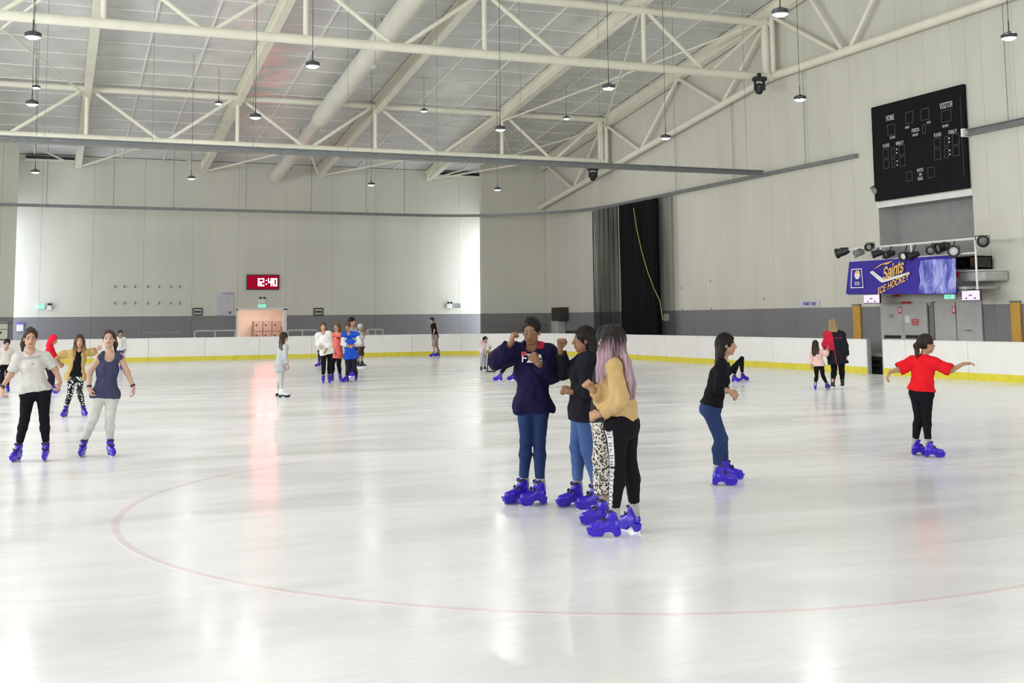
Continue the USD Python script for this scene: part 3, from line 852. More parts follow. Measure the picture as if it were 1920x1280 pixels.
# lights clamped along the handrail
SL = [(1580, 472, 0, "big black stage spotlight at the left end of the handrail"), (1611, 474, -0.25, "grey stage spotlight just right of the handrail's left end"), (1632, 462, 0.1, "small black light standing on the handrail's left part"), (1645, 475, -0.2, "black stage spotlight left of the first middle post"),
      (1668, 476, -0.2, "wide black stage spotlight between the first two middle posts"), (1697, 479, -0.25, "pale-faced stage light above the lettering Saints"), (1713, 478, -0.2, "black stage spotlight under the middle of the handrail"), (1746, 468, -0.15, "black stage light with pale top right of the handrail's middle"),
      (1768, 463, -0.15, "large round black stage light near the pale-faced one"), (1787, 469, -0.2, "round stage light with a big pale lens at the banner's right end"), (1842, 450, 0.0, "big black stage spotlight at the right end of the handrail")]
for i, (x, y, dz, lb) in enumerate(SL):
    p = at_X(x, y, PX0 - 0.10)
    t = thing("stage_spotlight", lb, "stage light", p, "stage lights on the handrail")
    big = 1.25 if i in (0, 10, 9, 8) else 0.95
    ang = [1.0, 0.3, -0.4, 0.6, 0.2, -0.3, 0.5, -0.6, 0.2, -0.9, -0.9][i]
    dr = np.array([-math.cos(ang), math.sin(ang), -0.25]); dr /= np.linalg.norm(dr)
    xa_ = np.cross((0, 0, 1.0), dr); xa_ /= np.linalg.norm(xa_)
    ya_ = np.cross(dr, xa_)
    pr = np.array([(0, -0.17), (0.07, -0.17), (0.10, -0.08), (0.115, 0.12), (0.135, 0.13), (0.135, 0.17), (0.115, 0.17), (0.1, 0.1), (0, 0.1)]) * big
    part(t, "can", place(lathe(pr, 18), p, xa_, ya_), M_BLACK if i != 1 else M_GREYP, smooth=35)
    part(t, "lens", place(lathe(np.array([(0, 0.13), (0.07, 0.125), (0.1, 0.105), (0, 0.105)]) * big, 16), p, xa_, ya_), M_WHITE if i in (5, 9) else M_GALV, smooth=35)
    top = np.array([PX0, p[1], float(rl[2] + (rr[2] - rl[2]) * np.clip((p[1] - rl[1]) / (rr[1] - rl[1]), 0, 1))])
    part(t, "yoke", pipe([p + xa_ * 0.14 * big, p + xa_ * 0.14 * big + [0, 0, 0.12], p - xa_ * 0.14 * big + [0, 0, 0.12], p - xa_ * 0.14 * big], 0.012, 5), M_BLACK)
    part(t, "clamp", tube(p + [0, 0, 0.10], top, 0.018, 6), M_BLACK)

# equipment box, shelf and the two screens
a, b = at_X(1793, 505, 24.6), at_X(1829, 479, 24.6)
t = thing("equipment_rack", "dark open equipment rack at the right end of the platform", "rack", (24.8, 26.2, a[2]))
part(t, "case", cat_([bx((24.55, b[1], a[2]), (25.2, b[1] + 0.03, b[2])), bx((24.55, a[1] - 0.03, a[2]), (25.2, a[1], b[2])), bx((24.55, b[1], b[2] - 0.03), (25.2, a[1], b[2])), bx((24.55, b[1], a[2]), (25.2, a[1], a[2] + 0.03)), bx((25.17, b[1], a[2]), (25.2, a[1], b[2]))]), M_BLACK)
part(t, "unit", bx((24.6, a[1] - 0.33, a[2] + 0.05), (25.1, a[1] - 0.08, b[2] - 0.08)), M_SCORE)
part(t, "wooden_side", bx((24.58, b[1] + 0.04, a[2] + 0.05), (25.1, b[1] + 0.20, b[2] - 0.05)), mat("brown_wood", (0.12, 0.05, 0.02), 0.5))
a, b = at_X(1797, 529, 24.4), at_X(1846, 507, 24.4)
t = thing("side_cabinet", "pale rounded cabinet below the rack at the platform's right end", "cabinet", (24.7, 26.0, a[2]))
part(t, "body", rbox((24.4, b[1], a[2]), (25.28, a[1], b[2]), 0.06), M_DOOR, smooth=30)
part(t, "top_board", bx((24.36, b[1] + 0.02, b[2]), (25.28, a[1] + 0.02, b[2] + 0.03)), M_WHITE)
part(t, "red_corner", bx((24.35, a[1] - 0.05, b[2] - 0.15), (24.41, a[1] + 0.10, b[2] + 0.02)), M_REDP)
for (x0, y0, x1, y1), lb in (((1620, 552, 1648, 568), "small lit screen hung under the banner's left end"), ((1804, 544, 1836, 563), "small lit screen hung below the pale cabinet")):
    a, b = at_X(x0, y1, 24.25), at_X(x1, y0, 24.25)
    t = thing("monitor", lb, "screen", (24.25, (a[1] + b[1]) / 2, a[2]))
    part(t, "bezel", rbox((24.26, b[1] - 0.02, a[2] - 0.02), (24.32, a[1] + 0.02, b[2] + 0.02), 0.01), M_BLACK)
    part(t, "screen", bx((24.245, b[1], a[2]), (24.262, a[1], b[2])), M_SCREEN)
    cy, cz, hh = (a[1] + b[1]) / 2, (a[2] + b[2]) / 2, b[2] - a[2]
    part(t, "display_text", cat_([bx((24.238, cy - 0.06, cz - 0.012), (24.246, cy + 0.06, cz + 0.02)), bx((24.238, cy + 0.14, cz - 0.1), (24.246, cy + 0.20, cz - 0.06)), bx((24.238, cy - 0.2, cz - 0.1), (24.246, cy - 0.13, cz - 0.06))]), M_PURP)
    part(t, "back_case", rbox((24.32, a[1] - 0.1, a[2] + 0.03), (24.5, a[1] + 0.12, b[2] - 0.03), 0.02), M_BLACK)
    part(t, "hanger", tube((24.36, cy, b[2] - 0.02), (24.36, cy, 2.44), 0.03, 8), M_BLACK)

# ---- doors and boards under the platform
XD = 25.22


def px_panel(parent, nm, x0, y0, x1, y1, m, dx=0.0, t_=0.05, r=0.006):
    a, b = at_X(x0, y1, XD - dx), at_X(x1, y0, XD - dx)
    return part(parent, nm, rbox((XD - dx, b[1], a[2]), (XD - dx + t_, a[1], b[2]), r, 4), m)


t = thing("trim_2", "pale infill panel above the doors under the platform", None, kind="structure")
part(t, "panel", bx((25.2, 26.2, 2.12), (25.31, 30.7, 2.34)), M_DOOR)
dr = thing("door_1", "wide pale double door with red notice under the platform", None, kind="structure")
yA, yB, yC, yD, yE = at_X(1651, 600, XD)[1], at_X(1738, 600, XD)[1], at_X(1752, 600, XD)[1], at_X(1792, 600, XD)[1], at_X(1840, 600, XD)[1]
ym = (yA + yB) / 2
part(dr, "leaf", rbox((XD, ym + 0.005, 0.02), (XD + 0.06, yA, 2.08), 0.008, 4), M_DOOR)
part(dr, "leaf", rbox((XD, yB, 0.02), (XD + 0.06, ym - 0.005, 2.08), 0.008, 4), M_DOOR)
for x0, x1 in ((1658, 1689), (1698, 1740)):
    px_panel(dr, "floor_vent", x0, 628.5, x1, 634, M_BLACK, 0.012, 0.02)
px_panel(dr, "red_notice", 1709.5, 598, 1721.5, 609.5, M_REDP, 0.012, 0.012)
for k_ in (0.2, 0.5, 0.8):
    px_panel(dr, "notice_line", 1711, 598 + 11 * k_ - 0.5, 1720, 598 + 11 * k_ + 0.6, M_WHITE, 0.02, 0.012)
px_panel(dr, "small_dark_notice", 1667, 588, 1674, 596, M_GREYP, 0.012, 0.012)
px_panel(dr, "white_notice", 1697, 592, 1705, 605, M_WHITE, 0.012, 0.012)
px_panel(dr, "red_frame", 1684, 575, 1689.5, 587.5, M_REDP, 0.012, 0.012)
px_panel(dr, "frame_paper", 1685.3, 576.5, 1688.2, 585, M_WHITE, 0.02, 0.012)
d2 = thing("door_2", "pale pair of doors right of the wide double door", None, kind="structure")
part(d2, "frame_post", bx((XD - 0.02, yC + 0.01, 0.0), (XD + 0.07, yC + 0.16, 2.1)), M_GALV)
part(d2, "leaf", rbox((XD, yD + 0.01, 0.02), (XD + 0.06, yC, 2.08), 0.008, 4), M_DOOR)
part(d2, "leaf", rbox((XD, yE, 0.02), (XD + 0.06, yD - 0.03, 2.08), 0.008, 4), M_DOOR)
part(d2, "handle", tube((XD - 0.05, (yD + yE) / 2 + 0.1, 1.25), (XD - 0.05, (yD + yE) / 2 - 0.12, 1.25), 0.015, 6), M_GALV)
px_panel(d2, "red_frame", 1785, 574.5, 1790.5, 588, M_REDP, 0.012, 0.012)
px_panel(d2, "frame_paper", 1786.3, 576, 1789.2, 585.5, M_WHITE, 0.02, 0.012)
for (x0, y0, x1, y1), m, lb in (((1673, 552, 1687, 556.5), M_REDP, "small red strip sign just below the banner"), ((1690, 565, 1705, 569.5), M_REDP, "dark red strip sign over the wide double door")):
    a, b = at_X(x0, y1, 25.17), at_X(x1, y0, 25.17)
    t = thing("strip_sign", lb, "sign", (25.17, b[1], a[2]))
    part(t, "plate", bx((25.17, b[1], a[2]), (25.2, a[1], b[2])), m)


def exit_wall(x0, y0, x1, y1, m, lb, X=25.1, nm="exit_sign"):
    a, b = at_X(x0, y1, X), at_X(x1, y0, X)
    t = thing(nm, lb, "exit sign", (X, b[1], a[2]))
    part(t, "case", rbox((X + 0.005, b[1] - 0.02, a[2] - 0.02), (X + 0.09, a[1] + 0.02, b[2] + 0.02), 0.01, 4), M_WHITE)
    part(t, "face", bx((X - 0.004, b[1], a[2]), (X + 0.006, a[1], b[2])), m)
    part(t, "lettering", text("EXIT", (b[2] - a[2]) * 0.5, (X - 0.004, (a[1] + b[1]) / 2, a[2] + 0.25 * (b[2] - a[2])), XE, YE, 0.004, True), M_WHITE)
    part(t, "bracket", tube((X + 0.05, (a[1] + b[1]) / 2, b[2]), (X + 0.2, (a[1] + b[1]) / 2, b[2] + 0.02), 0.015, 5), M_GALV)


exit_wall(1771, 552, 1789, 560, M_GREEN, "lit green exit sign under the banner's right end")

# home team sign, orange strips, little boxes and fixings on the right wall
a, b = at_X(1497, 575.5, 25.26), at_X(1536, 562, 25.26)
t = thing("team_sign", "white sign with purple lettering HOME TEAM on the right wall", "sign", (25.26, b[1], a[2]))
part(t, "board", bx((25.265, b[1], a[2]), (25.295, a[1], b[2])), M_PAPER)
part(t, "lettering", text("HOME TEAM", 0.11, (25.262, (a[1] + b[1]) / 2 - 0.05, a[2] + 0.06), XE, YE, 0.006, True, squeeze=0.8), M_PURP)
for x0, x1, y0, y1, lb in ((1600, 1610.5, 572, 640, "orange upright pad on the wall left of the doors"), (1897, 1910, 566, 650, "orange upright pad on the wall at the right edge")):
    a, b = at_X(x0, y1, 25.2), at_X(x1, y0, 25.2)
    t = thing("wall_pad", lb, "pad", (25.2, b[1], 0))
    part(t, "pad", rbox((25.2, b[1], 0.0), (25.3, a[1], b[2]), 0.03), M_ORANGE, smooth=30)
    part(t, "top_cap", rbox((25.19, b[1] - 0.01, b[2] - 0.01), (25.3, a[1] + 0.01, b[2] + 0.04), 0.01), M_GALV)
for x0, y0, x1, y1, m, lb, dx in ((1244, 588, 1252, 602, M_WHITE, "small white box on the wall right of the black drape", 0.1), (1034, 576, 1050, 601, mat("dark_brown", (0.035, 0.03, 0.028), 0.6), "dark brown loudspeaker box at the far right corner", 0.5),
                                  (1032, 602, 1045, 640, M_DOOR, "pale cabinet below the dark box in the far right corner", 0.45), (1061, 620, 1078, 640, M_BLACK, "low black box behind the boards near the corner", 0.8)):
    a, b = at_X(x0, y1, XW - dx), at_X(x1, y0, XW - dx)
    t = thing("wall_box", lb, "box", (XW - dx, b[1], a[2]))
    zb_ = 0.0 if y1 >= 640 else a[2]
    part(t, "body", rbox((XW - dx, b[1], zb_), (XW - 0.005, a[1], b[2]), 0.02), m, smooth=30)
    part(t, "front", rbox((XW - dx - 0.012, b[1] + 0.05, zb_ + 0.04), (XW - dx + 0.01, a[1] - 0.05, b[2] - 0.04), 0.008, 4), m)
for i, (x, y, lb) in enumerate(((1277, 540, "upper left"), (1331, 527, "upper right"), (1279, 580, "lower left"), (1333, 579, "lower right"), (1432, 560, "far right"))):
    p = at_X(x, y, 25.27)
    t = thing("wall_fixing", f"tiny dark fixing on the right wall beyond the drape, {lb} one", "fixing", p)
    part(t, "plate", place(lathe([(0, 0), (0.045, 0), (0.04, 0.02), (0, 0.025)], 10), p + [0.03, 0, 0], (0, 1, 0), (0, 0, -1)), M_GREYP, smooth=30)

# ---- black drape on the right wall and its cord


def drape(y0, y1, zt0, zt1, x, amp, n, seed, zb_=0.05):
    rng = np.random.default_rng(seed)
    y = np.linspace(y0, y1, n)
    ph = np.cumsum(rng.uniform(0.5, 1.3, n))
    xx = x + amp * np.sin(ph) * rng.uniform(0.5, 1.0, n)
    v, f = [], []
    rowsz = np.linspace(0, 1, 9)
    for q in rowsz:
        for i in range(n):
            top = zt0 + (zt1 - zt0) * i / (n - 1)
            v.append([xx[i] + 0.02 * math.sin(q * 5 + i), y[i], zb_ + (top - zb_) * q])
    for r_ in range(8):
        for i in range(n - 1):
            a_ = r_ * n + i
            f += [[a_, a_ + 1, a_ + n + 1], [a_, a_ + n + 1, a_ + n]]
    v = np.array(v)
    o = len(v)
    f2 = [[q[0] + o, q[2] + o, q[1] + o] for q in f]
    return trimesh.Trimesh(np.vstack([v, v + [0.012, 0, 0]]), f + f2, process=False)


y_a, y_b, y_c, y_d = (at_X(x, 500, 25.0)[1] for x in (1113, 1162, 1237, 1262))
t = thing("black_drape", "tall black net drape gathered on the rail by the right wall", "curtain", (25.0, (y_a + y_c) / 2, 0))
part(t, "thin_net", drape(y_a, y_b, 6.95, 6.95, 25.0, 0.07, 40, 1), M_NET2, smooth=True)
part(t, "edge_net", drape(y_c, y_d, 6.95, 6.95, 25.05, 0.04, 16, 6), M_NET3, smooth=True)
part(t, "dense_net", drape(y_b, y_c, 6.95, 6.95, 24.98, 0.13, 60, 2), M_NETD, smooth=True)
part(t, "dense_net", drape(y_b - 0.6, y_c + 0.3, 6.95, 6.95, 25.14, 0.08, 50, 4), M_NET, smooth=True)
part(t, "hem_post", tube((25.0, y_a, 0.02), (25.0, y_a, 6.95), 0.03, 8), M_BLACK)
rp = [at_X(x, y, 24.78) for x, y in ((1188, 390), (1194, 430), (1203, 470), (1214, 508), (1226, 540), (1237, 563), (1243, 600))]
t = thing("hanging_cord", "yellow-green cord hanging in a bow across the black drape", "cord", rp[0])
part(t, "cord", pipe(rp, 0.022, 6), mat("cord_yellow", (0.42, 0.38, 0.10), 0.6), smooth=60)

# ---- far wall: clock, signs, doorway, benches
a, b = at_Y(463.5, 541.5, 60.9), at_Y(522, 516.5, 60.9)
t = thing("digital_clock", "red lit digital clock showing 12:40 high on the far wall", "clock", (a[0], 60.9, a[2]))
part(t, "case", rbox((a[0] - 0.04, 60.87, a[2] - 0.04), (b[0] + 0.05, 60.99, b[2] + 0.05), 0.02), M_BLACK)
part(t, "display", bx((a[0], 60.862, a[2]), (b[0], 60.872, b[2])), M_CLOCK)
SEG = {"1": "bc", "2": "abged", "4": "fgbc", "0": "abcdef"}
hgt, wd, sw = 0.40, 0.22, 0.062
x_ = at_Y(478, 530, 60.86)[0]
zc = (a[2] + b[2]) / 2


def seg(c, k_):
    h2 = hgt / 2
    return {"a": ((0, h2 - sw), (wd, h2)), "g": ((0, -sw / 2), (wd, sw / 2)), "d": ((0, -h2), (wd, -h2 + sw)), "f": ((0, 0), (sw, h2)), "b": ((wd - sw, 0), (wd, h2)), "e": ((0, -h2), (sw, 0)), "c": ((wd - sw, -h2), (wd, 0))}[k_]


for ch, adv in (("1", 0.27), ("2", 0.27), (":", 0.12), ("4", 0.27), ("0", 0.27)):
    if ch == ":":
        for dz in (-0.1, 0.1):
            part(t, "colon", bx((x_ + 0.01, 60.853, zc + dz - 0.03), (x_ + 0.07, 60.863, zc + dz + 0.03)), M_DIGIT)
    else:
        ms = []
        for k_ in SEG[ch]:
            (u0, v0), (u1, v1) = seg(ch, k_)
            ms.append(bx((x_ + u0, 60.853, zc + v0), (x_ + u1, 60.863, zc + v1)))
        part(t, "digit", cat_(ms), M_DIGIT)
    x_ += adv


def far_box(nm, lb, cat, x0, y0, x1, y1, Y=60.93, m=M_WHITE, t_=0.06):
    a_, b_ = at_Y(x0, y1, Y), at_Y(x1, y0, Y)
    q = thing(nm, lb, cat, (a_[0], Y, a_[2]))
    part(q, "body", rbox((a_[0], Y, a_[2]), (b_[0], Y + t_, b_[2]), 0.012, 4), m)
    return q, a_, b_


for (x0, y0, x1, y1), m, lb in (((69, 569, 84, 580), M_GREEN, "lit green exit sign at the left end of the far wall"), ((851, 568.5, 864, 576.5), M_GREEND, "dark green exit sign at the right end of the far wall"), ((484, 569.5, 499.5, 577), M_GREEN, "lit green exit sign above the far doorway")):
    q, a_, b_ = far_box("exit_sign", lb, "exit sign", x0, y0, x1, y1, 60.9, M_WHITE, 0.09)
    part(q, "face", bx((a_[0] + 0.015, 60.885, a_[2] + 0.015), (b_[0] - 0.015, 60.902, b_[2] - 0.015)), m)
    part(q, "lettering", text("EXIT", (b_[2] - a_[2]) * 0.5, ((a_[0] + b_[0]) / 2, 60.886, a_[2] + 0.25 * (b_[2] - a_[2])), XN, YN, 0.004, True), M_WHITE)
for (x0, y0, x1, y1), lb in (((89, 571, 97, 581), "white emergency light beside the left exit sign"), ((838, 568, 848, 578), "white emergency light beside the right exit sign"), ((485, 559, 498, 569), "white emergency light above the doorway exit sign")):
    q, a_, b_ = far_box("emergency_light", lb, "emergency light", x0, y0, x1, y1, 60.88, M_WHITE, 0.11)
    for f in (0.22, 0.8):
        c = np.array([a_[0] + (b_[0] - a_[0]) * f, 60.88, b_[2] + 0.02])
        part(q, "spot", place(lathe([(0, -0.03), (0.055, -0.03), (0.06, 0.06), (0, 0.06)], 12), c, (1, 0, 0), (0, 0, 1)), M_BLACK, smooth=30)
q, a_, b_ = far_box("notice_board", "pale framed notice board left of the clock", "notice board", 405, 546, 438.5, 591, 60.94, M_PAPER, 0.05)
part(q, "sheet", bx((a_[0] + 0.05, 60.93, a_[2] + 0.05), (b_[0] - 0.05, 60.942, b_[2] - 0.18)), mat("sheet_white", (0.56, 0.56, 0.60), 0.7))
part(q, "header_strip", bx((a_[0] + 0.25, 60.93, b_[2] - 0.14), (b_[0] - 0.02, 60.942, b_[2] - 0.08)), M_GREYP)
part(q, "corner_seal", bx((b_[0] - 0.26, 60.922, a_[2] + 0.08), (b_[0] - 0.12, 60.932, a_[2] + 0.2)), M_PURP)
for x0, x1, lb in ((361, 380, "small black-framed sign left of the far doorway"), (588, 606.5, "small black-framed sign right of the far doorway")):
    q, a_, b_ = far_box("framed_sign", lb, "sign", x0, 577, x1, 591.5, 60.93, M_BLACK, 0.06)
    part(q, "face", bx((a_[0] + 0.06, 60.918, a_[2] + 0.06), (b_[0] - 0.06, 60.932, b_[2] - 0.06)), M_DOOR)
    part(q, "bar", bx((a_[0] + 0.09, 60.91, (a_[2] + b_[2]) / 2 - 0.05), (b_[0] - 0.09, 60.92, (a_[2] + b_[2]) / 2 + 0.05)), M_BLACK)
for x in (215, 233, 253, 277, 298, 320, 337):
    for y, rw in ((537, "upper"), (568, "lower")):
        p = at_Y(x, y, 60.96)
        q = thing("wall_hook", f"tiny dark wall hook in the {rw} row on the far wall", "hook", p, f"wall hooks, {rw} row")
        part(q, "plate", bx(p + [-0.035, 0, -0.07], p + [0.035, 0.035, 0.07]), M_GREYP)
        part(q, "peg", tube(p + [0, 0, -0.03], p + [0, -0.07, 0.0], 0.016, 6), M_GREYP)
q, a_, b_ = far_box("wall_panel", "small pale framed panel in the bright left end of the far wall", "panel", 31, 607, 44.5, 621, 60.93, M_PAPER, 0.06)
part(q, "top_edge", bx((a_[0] - 0.02, 60.9, b_[2] - 0.02), (b_[0] + 0.02, 60.99, b_[2] + 0.06)), M_PURP)
a_, b_ = at_Y(-14, 636, 57.9), at_Y(15, 602, 57.9)
q = thing("service_hatch", "cream service hatch with a dark slot on the left pier", "hatch", (a_[0], 57.9, a_[2]))
part(q, "panel", rbox((a_[0], 57.9, a_[2]), (b_[0], 57.99, b_[2] - 0.1), 0.02), M_STEEL)
part(q, "shelf", bx((a_[0], 57.78, b_[2] - 0.08), (b_[0] + 0.03, 57.99, b_[2])), M_GREYP)
part(q, "divider", bx((a_[0], 57.88, (a_[2] + b_[2]) / 2 + 0.02), (b_[0], 57.905, (a_[2] + b_[2]) / 2 + 0.06)), M_GREYP)
part(q, "slot", bx((b_[0] - 0.42, 57.88, a_[2] + 0.25), (b_[0] - 0.25, 57.905, a_[2] + 0.34)), M_BLACK)

# doorway with the locker room behind
d3 = thing("door_3", "open doorway in the far wall to the warm-lit locker room", None, kind="structure")
part(d3, "frame", bx((DW[0] - 0.06, 60.94, 0), (DW[0] + 0.03, 61.12, 2.34)), M_WHITE)
part(d3, "frame", bx((DW[1] - 0.10, 60.94, 0), (DW[1] + 0.08, 61.12, 2.34)), M_WHITE)
part(d3, "frame", bx((DW[0] - 0.06, 60.94, 2.28), (DW[1] + 0.08, 61.12, 2.38)), M_WHITE)
rm = thing("wall_locker_room", "peach walls of the locker room behind the far doorway", None, kind="structure")
for lo, hi in (((8.0, 65.2, 0), (13.4, 65.3, 3.0)), ((8.9, 61.12, 0), (9.0, 65.2, 3.0)), ((12.9, 61.12, 0), (13.0, 65.2, 3.0)), ((8.9, 61.1, 2.95), (13.0, 65.3, 3.05)), ((8.0, 61.06, 2.4), (13.4, 61.12, 3.0))):
    part(rm, "surface", bx(lo, hi), M_PEACH)
rect_light("/World/Light_unseen_locker_room", (10.8, 63.0, 2.9), (0, 0, -1), (0, 1, 0), 1.6, 1.2, 6.0, (1.0, 0.93, 0.86))  # unseen ceiling light, placed to light the room behind the doorway
for i in range(3):
    xx0 = at_Y(476, 615, 64.2)[0] + i * 0.50
    q = thing("locker", f"brown locker column in the far doorway, {ordw[i]} from the left", "locker", (xx0, 64.2, 0))
    part(q, "body", bx((xx0, 64.24, 0.0), (xx0 + 0.48, 64.8, 1.72)), M_LOCKER)
    for j in range(3):
        part(q, "door", rbox((xx0 + 0.012, 64.2, 0.02 + j * 0.57), (xx0 + 0.468, 64.25, 0.56 + j * 0.57), 0.01, 4), M_LOCKER)
        part(q, "lock", place(lathe([(0, 0), (0.045, 0), (0.04, 0.03), (0, 0.03)], 10), (xx0 + 0.14, 64.205, 0.36 + j * 0.57), (1, 0, 0), (0, 0, 1)), M_BLACK)
# bench frames behind the far boards
for (x0, x1, y), m, lb in (((262, 340, 625), M_GALV, "low dark bench rail behind the boards at the far left"), ((365, 441, 621.5), M_DOOR, "low metal bench rail left of the far doorway"), ((540, 594, 620.5), M_DOOR, "low metal bench rail right of the far doorway"), ((690, 718, 619), M_DOOR, "low metal bench rail behind the skaters' group"),
                           ((938, 1030, 607), mat("dull_red", (0.22, 0.17, 0.17), 0.7), "low brownish seat back behind the boards by the right pier")):
    a_, b_ = at_Y(x0, y, 56.2), at_Y(x1, y, 56.2)
    q = thing("bench_rail", lb, "bench", (a_[0], 56.2, 0))
    part(q, "top_rail", sweep([(-0.03, 0), (0.03, 0), (0.03, 0.07), (-0.03, 0.07)], (a_[0], 56.2, a_[2]), (b_[0], 56.2, a_[2])), m)
    part(q, "seat", bx((a_[0], 55.8, 0.42), (b_[0], 56.18, 0.47)), m)
    for f in (0.0, 0.5, 1.0):
        xx0 = a_[0] + (b_[0] - a_[0]) * f
        part(q, "leg", bx((xx0 - 0.03, 56.17, -0.06), (xx0 + 0.03, 56.23, a_[2] + 0.02)), m)
# black crate in the gate gap
t = thing("gate_crate", "black crate standing just behind the gap in the boards", "crate", (23.3, 28.5, 0))
part(t, "box", rbox((23.2, 28.2, -0.06), (23.7, 28.9, 0.52), 0.03), M_BLACK, smooth=30)
for z in (0.1, 0.28):
    part(t, "slot", bx((23.185, 28.3, z), (23.2, 28.8, z + 0.09)), M_SCORE)
part(t, "rim", rbox((23.17, 28.17, 0.48), (23.73, 28.93, 0.56), 0.02), M_GREYP)

# ------------------------------------------------------------------ people: implicit surfaces turned into meshes
def smin(a, b, k):
    h = np.clip(0.5 + 0.5 * (b - a) / k, 0, 1)
    return b + (a - b) * h - k * h * (1 - h)


class Field:
    """A grid of signed distances to a smooth union of capsules and ellipsoids, less cuts."""

    def __init__(self, bones, h, k=0.03, pad=0.03, lo=None, hi=None):
        self.h = h
        los, his = zip(*[self.bound(b) for b in bones])
        self.lo = np.min(los, 0) - pad - k * 0.5 if lo is None else np.array(lo)
        hi = np.max(his, 0) + pad + k * 0.5 if hi is None else np.array(hi)
        self.n = np.ceil((hi - self.lo) / h).astype(int) + 1
        self.ax = [(self.lo[i] + h * np.arange(self.n[i])).astype(np.float32) for i in range(3)]
        self.D = np.full(self.n, 9.0, np.float32)
        for b in bones:
            self.add(b, k)

    @staticmethod
    def bound(b):
        if b[0] == "c":
            _, a, e, ra, rb = b[:5]
            r = max(ra, rb) * (b[6] if len(b) > 6 and b[6] > 1 else 1)
            return np.minimum(a, e) - r, np.maximum(a, e) + r
        r = float(np.max(b[3]))
        return np.asarray(b[1]) - r, np.asarray(b[1]) + r

    def window(self, lo, hi):
        sl = []
        for i in range(3):
            a = max(0, int((lo[i] - self.lo[i]) / self.h))
            e = min(self.n[i], int((hi[i] - self.lo[i]) / self.h) + 2)
            sl.append(slice(a, max(e, a)))
        X = self.ax[0][sl[0]][:, None, None], self.ax[1][sl[1]][None, :, None], self.ax[2][sl[2]][None, None, :]
        return tuple(sl), X

    @staticmethod
    def dist(b, X):
        if b[0] == "c":
            a, e = np.asarray(b[1], float), np.asarray(b[2], float)
            ra, rb = b[3], b[4]
            ba = e - a
            L = float(ba @ ba) or 1e-9
            p = [X[i] - np.float32(a[i]) for i in range(3)]
            t = np.clip((p[0] * np.float32(ba[0]) + p[1] * np.float32(ba[1]) + p[2] * np.float32(ba[2])) / np.float32(L), 0, 1)
            q = [p[i] - t * np.float32(ba[i]) for i in range(3)]
            if len(b) > 6:                  # flattened or widened along the direction b[5] by b[6]
                n, s = b[5], 1.0 / b[6]
                dn = q[0] * np.float32(n[0]) + q[1] * np.float32(n[1]) + q[2] * np.float32(n[2])
                q = [q[i] + dn * np.float32((s - 1) * n[i]) for i in range(3)]
                return (np.sqrt(q[0] ** 2 + q[1] ** 2 + q[2] ** 2) - (ra + (rb - ra) * t)) * np.float32(min(1.0, b[6]))
            return np.sqrt(q[0] ** 2 + q[1] ** 2 + q[2] ** 2) - (ra + (rb - ra) * t)
        c, A, r = np.asarray(b[1], float), np.asarray(b[2], float), np.asarray(b[3], float)
        p = [X[i] - np.float32(c[i]) for i in range(3)]
        q = [(p[0] * np.float32(A[j][0]) + p[1] * np.float32(A[j][1]) + p[2] * np.float32(A[j][2])) for j in range(3)]
        k0 = np.sqrt(sum((q[j] / np.float32(r[j])) ** 2 for j in range(3)))
        k1 = np.sqrt(sum((q[j] / np.float32(r[j] ** 2)) ** 2 for j in range(3))) + 1e-6
        return k0 * (k0 - 1) / k1

    def add(self, b, k):
        lo, hi = self.bound(b)
        m = k + 2.5 * self.h + 0.01
        sl, X = self.window(lo - m, hi + m)
        d = self.dist(b, X).astype(np.float32)
        self.D[sl] = smin(self.D[sl], d, k) if k > 0 else np.minimum(self.D[sl], d)

    def cut(self, b, k=0.008):
        lo, hi = self.bound(b)
        sl, X = self.window(lo - 0.06, hi + 0.06)
        d = -self.dist(b, X).astype(np.float32)
        self.D[sl] = -smin(-self.D[sl], -d, k)

    def plane(self, n, p):
        """Keeps the side that n points to."""
        n = np.asarray(n, float)
        d = float(n @ np.asarray(p)) - (self.ax[0][:, None, None] * np.float32(n[0]) + self.ax[1][None, :, None] * np.float32(n[1]) + self.ax[2][None, None, :] * np.float32(n[2]))
        self.D = np.maximum(self.D, d.astype(np.float32))

    def at(self, P):
        q = ((np.asarray(P) - self.lo) / self.h).T
        return map_coordinates(self.D, q, order=1, mode="nearest")

    def mesh(self):
        D = self.D.copy()
        for i in range(3):
            ix = [slice(None)] * 3
            for e in (0, -1):
                ix[i] = e
                D[tuple(ix)] = np.maximum(D[tuple(ix)], 0.5 * self.h)
        S = D < 0
        n = np.array(D.shape) - 1
        C = np.zeros(n, np.uint8)
        for o in np.ndindex(2, 2, 2):
            C += S[o[0]:n[0] + o[0], o[1]:n[1] + o[1], o[2]:n[2] + o[2]]
        act = (C > 0) & (C < 8)
        I = np.argwhere(act)
        idx = np.full(n, -1, np.int64)
        idx[act] = np.arange(len(I))
        cor = [np.array(o) for o in np.ndindex(2, 2, 2)]
        V = [D[I[:, 0] + o[0], I[:, 1] + o[1], I[:, 2] + o[2]] for o in cor]
        acc, cnt = np.zeros((len(I), 3)), np.zeros(len(I))
        for i in range(8):
            for j in range(i + 1, 8):
                if np.abs(cor[i] - cor[j]).sum() == 1:
                    m = (V[i] < 0) != (V[j] < 0)
                    t = np.where(m, V[i] / np.where(m, V[i] - V[j], 1), 0)
                    acc += m[:, None] * (cor[i] + t[:, None] * (cor[j] - cor[i]))
                    cnt += m
        P = self.lo + self.h * (I + acc / cnt[:, None])
        faces = []
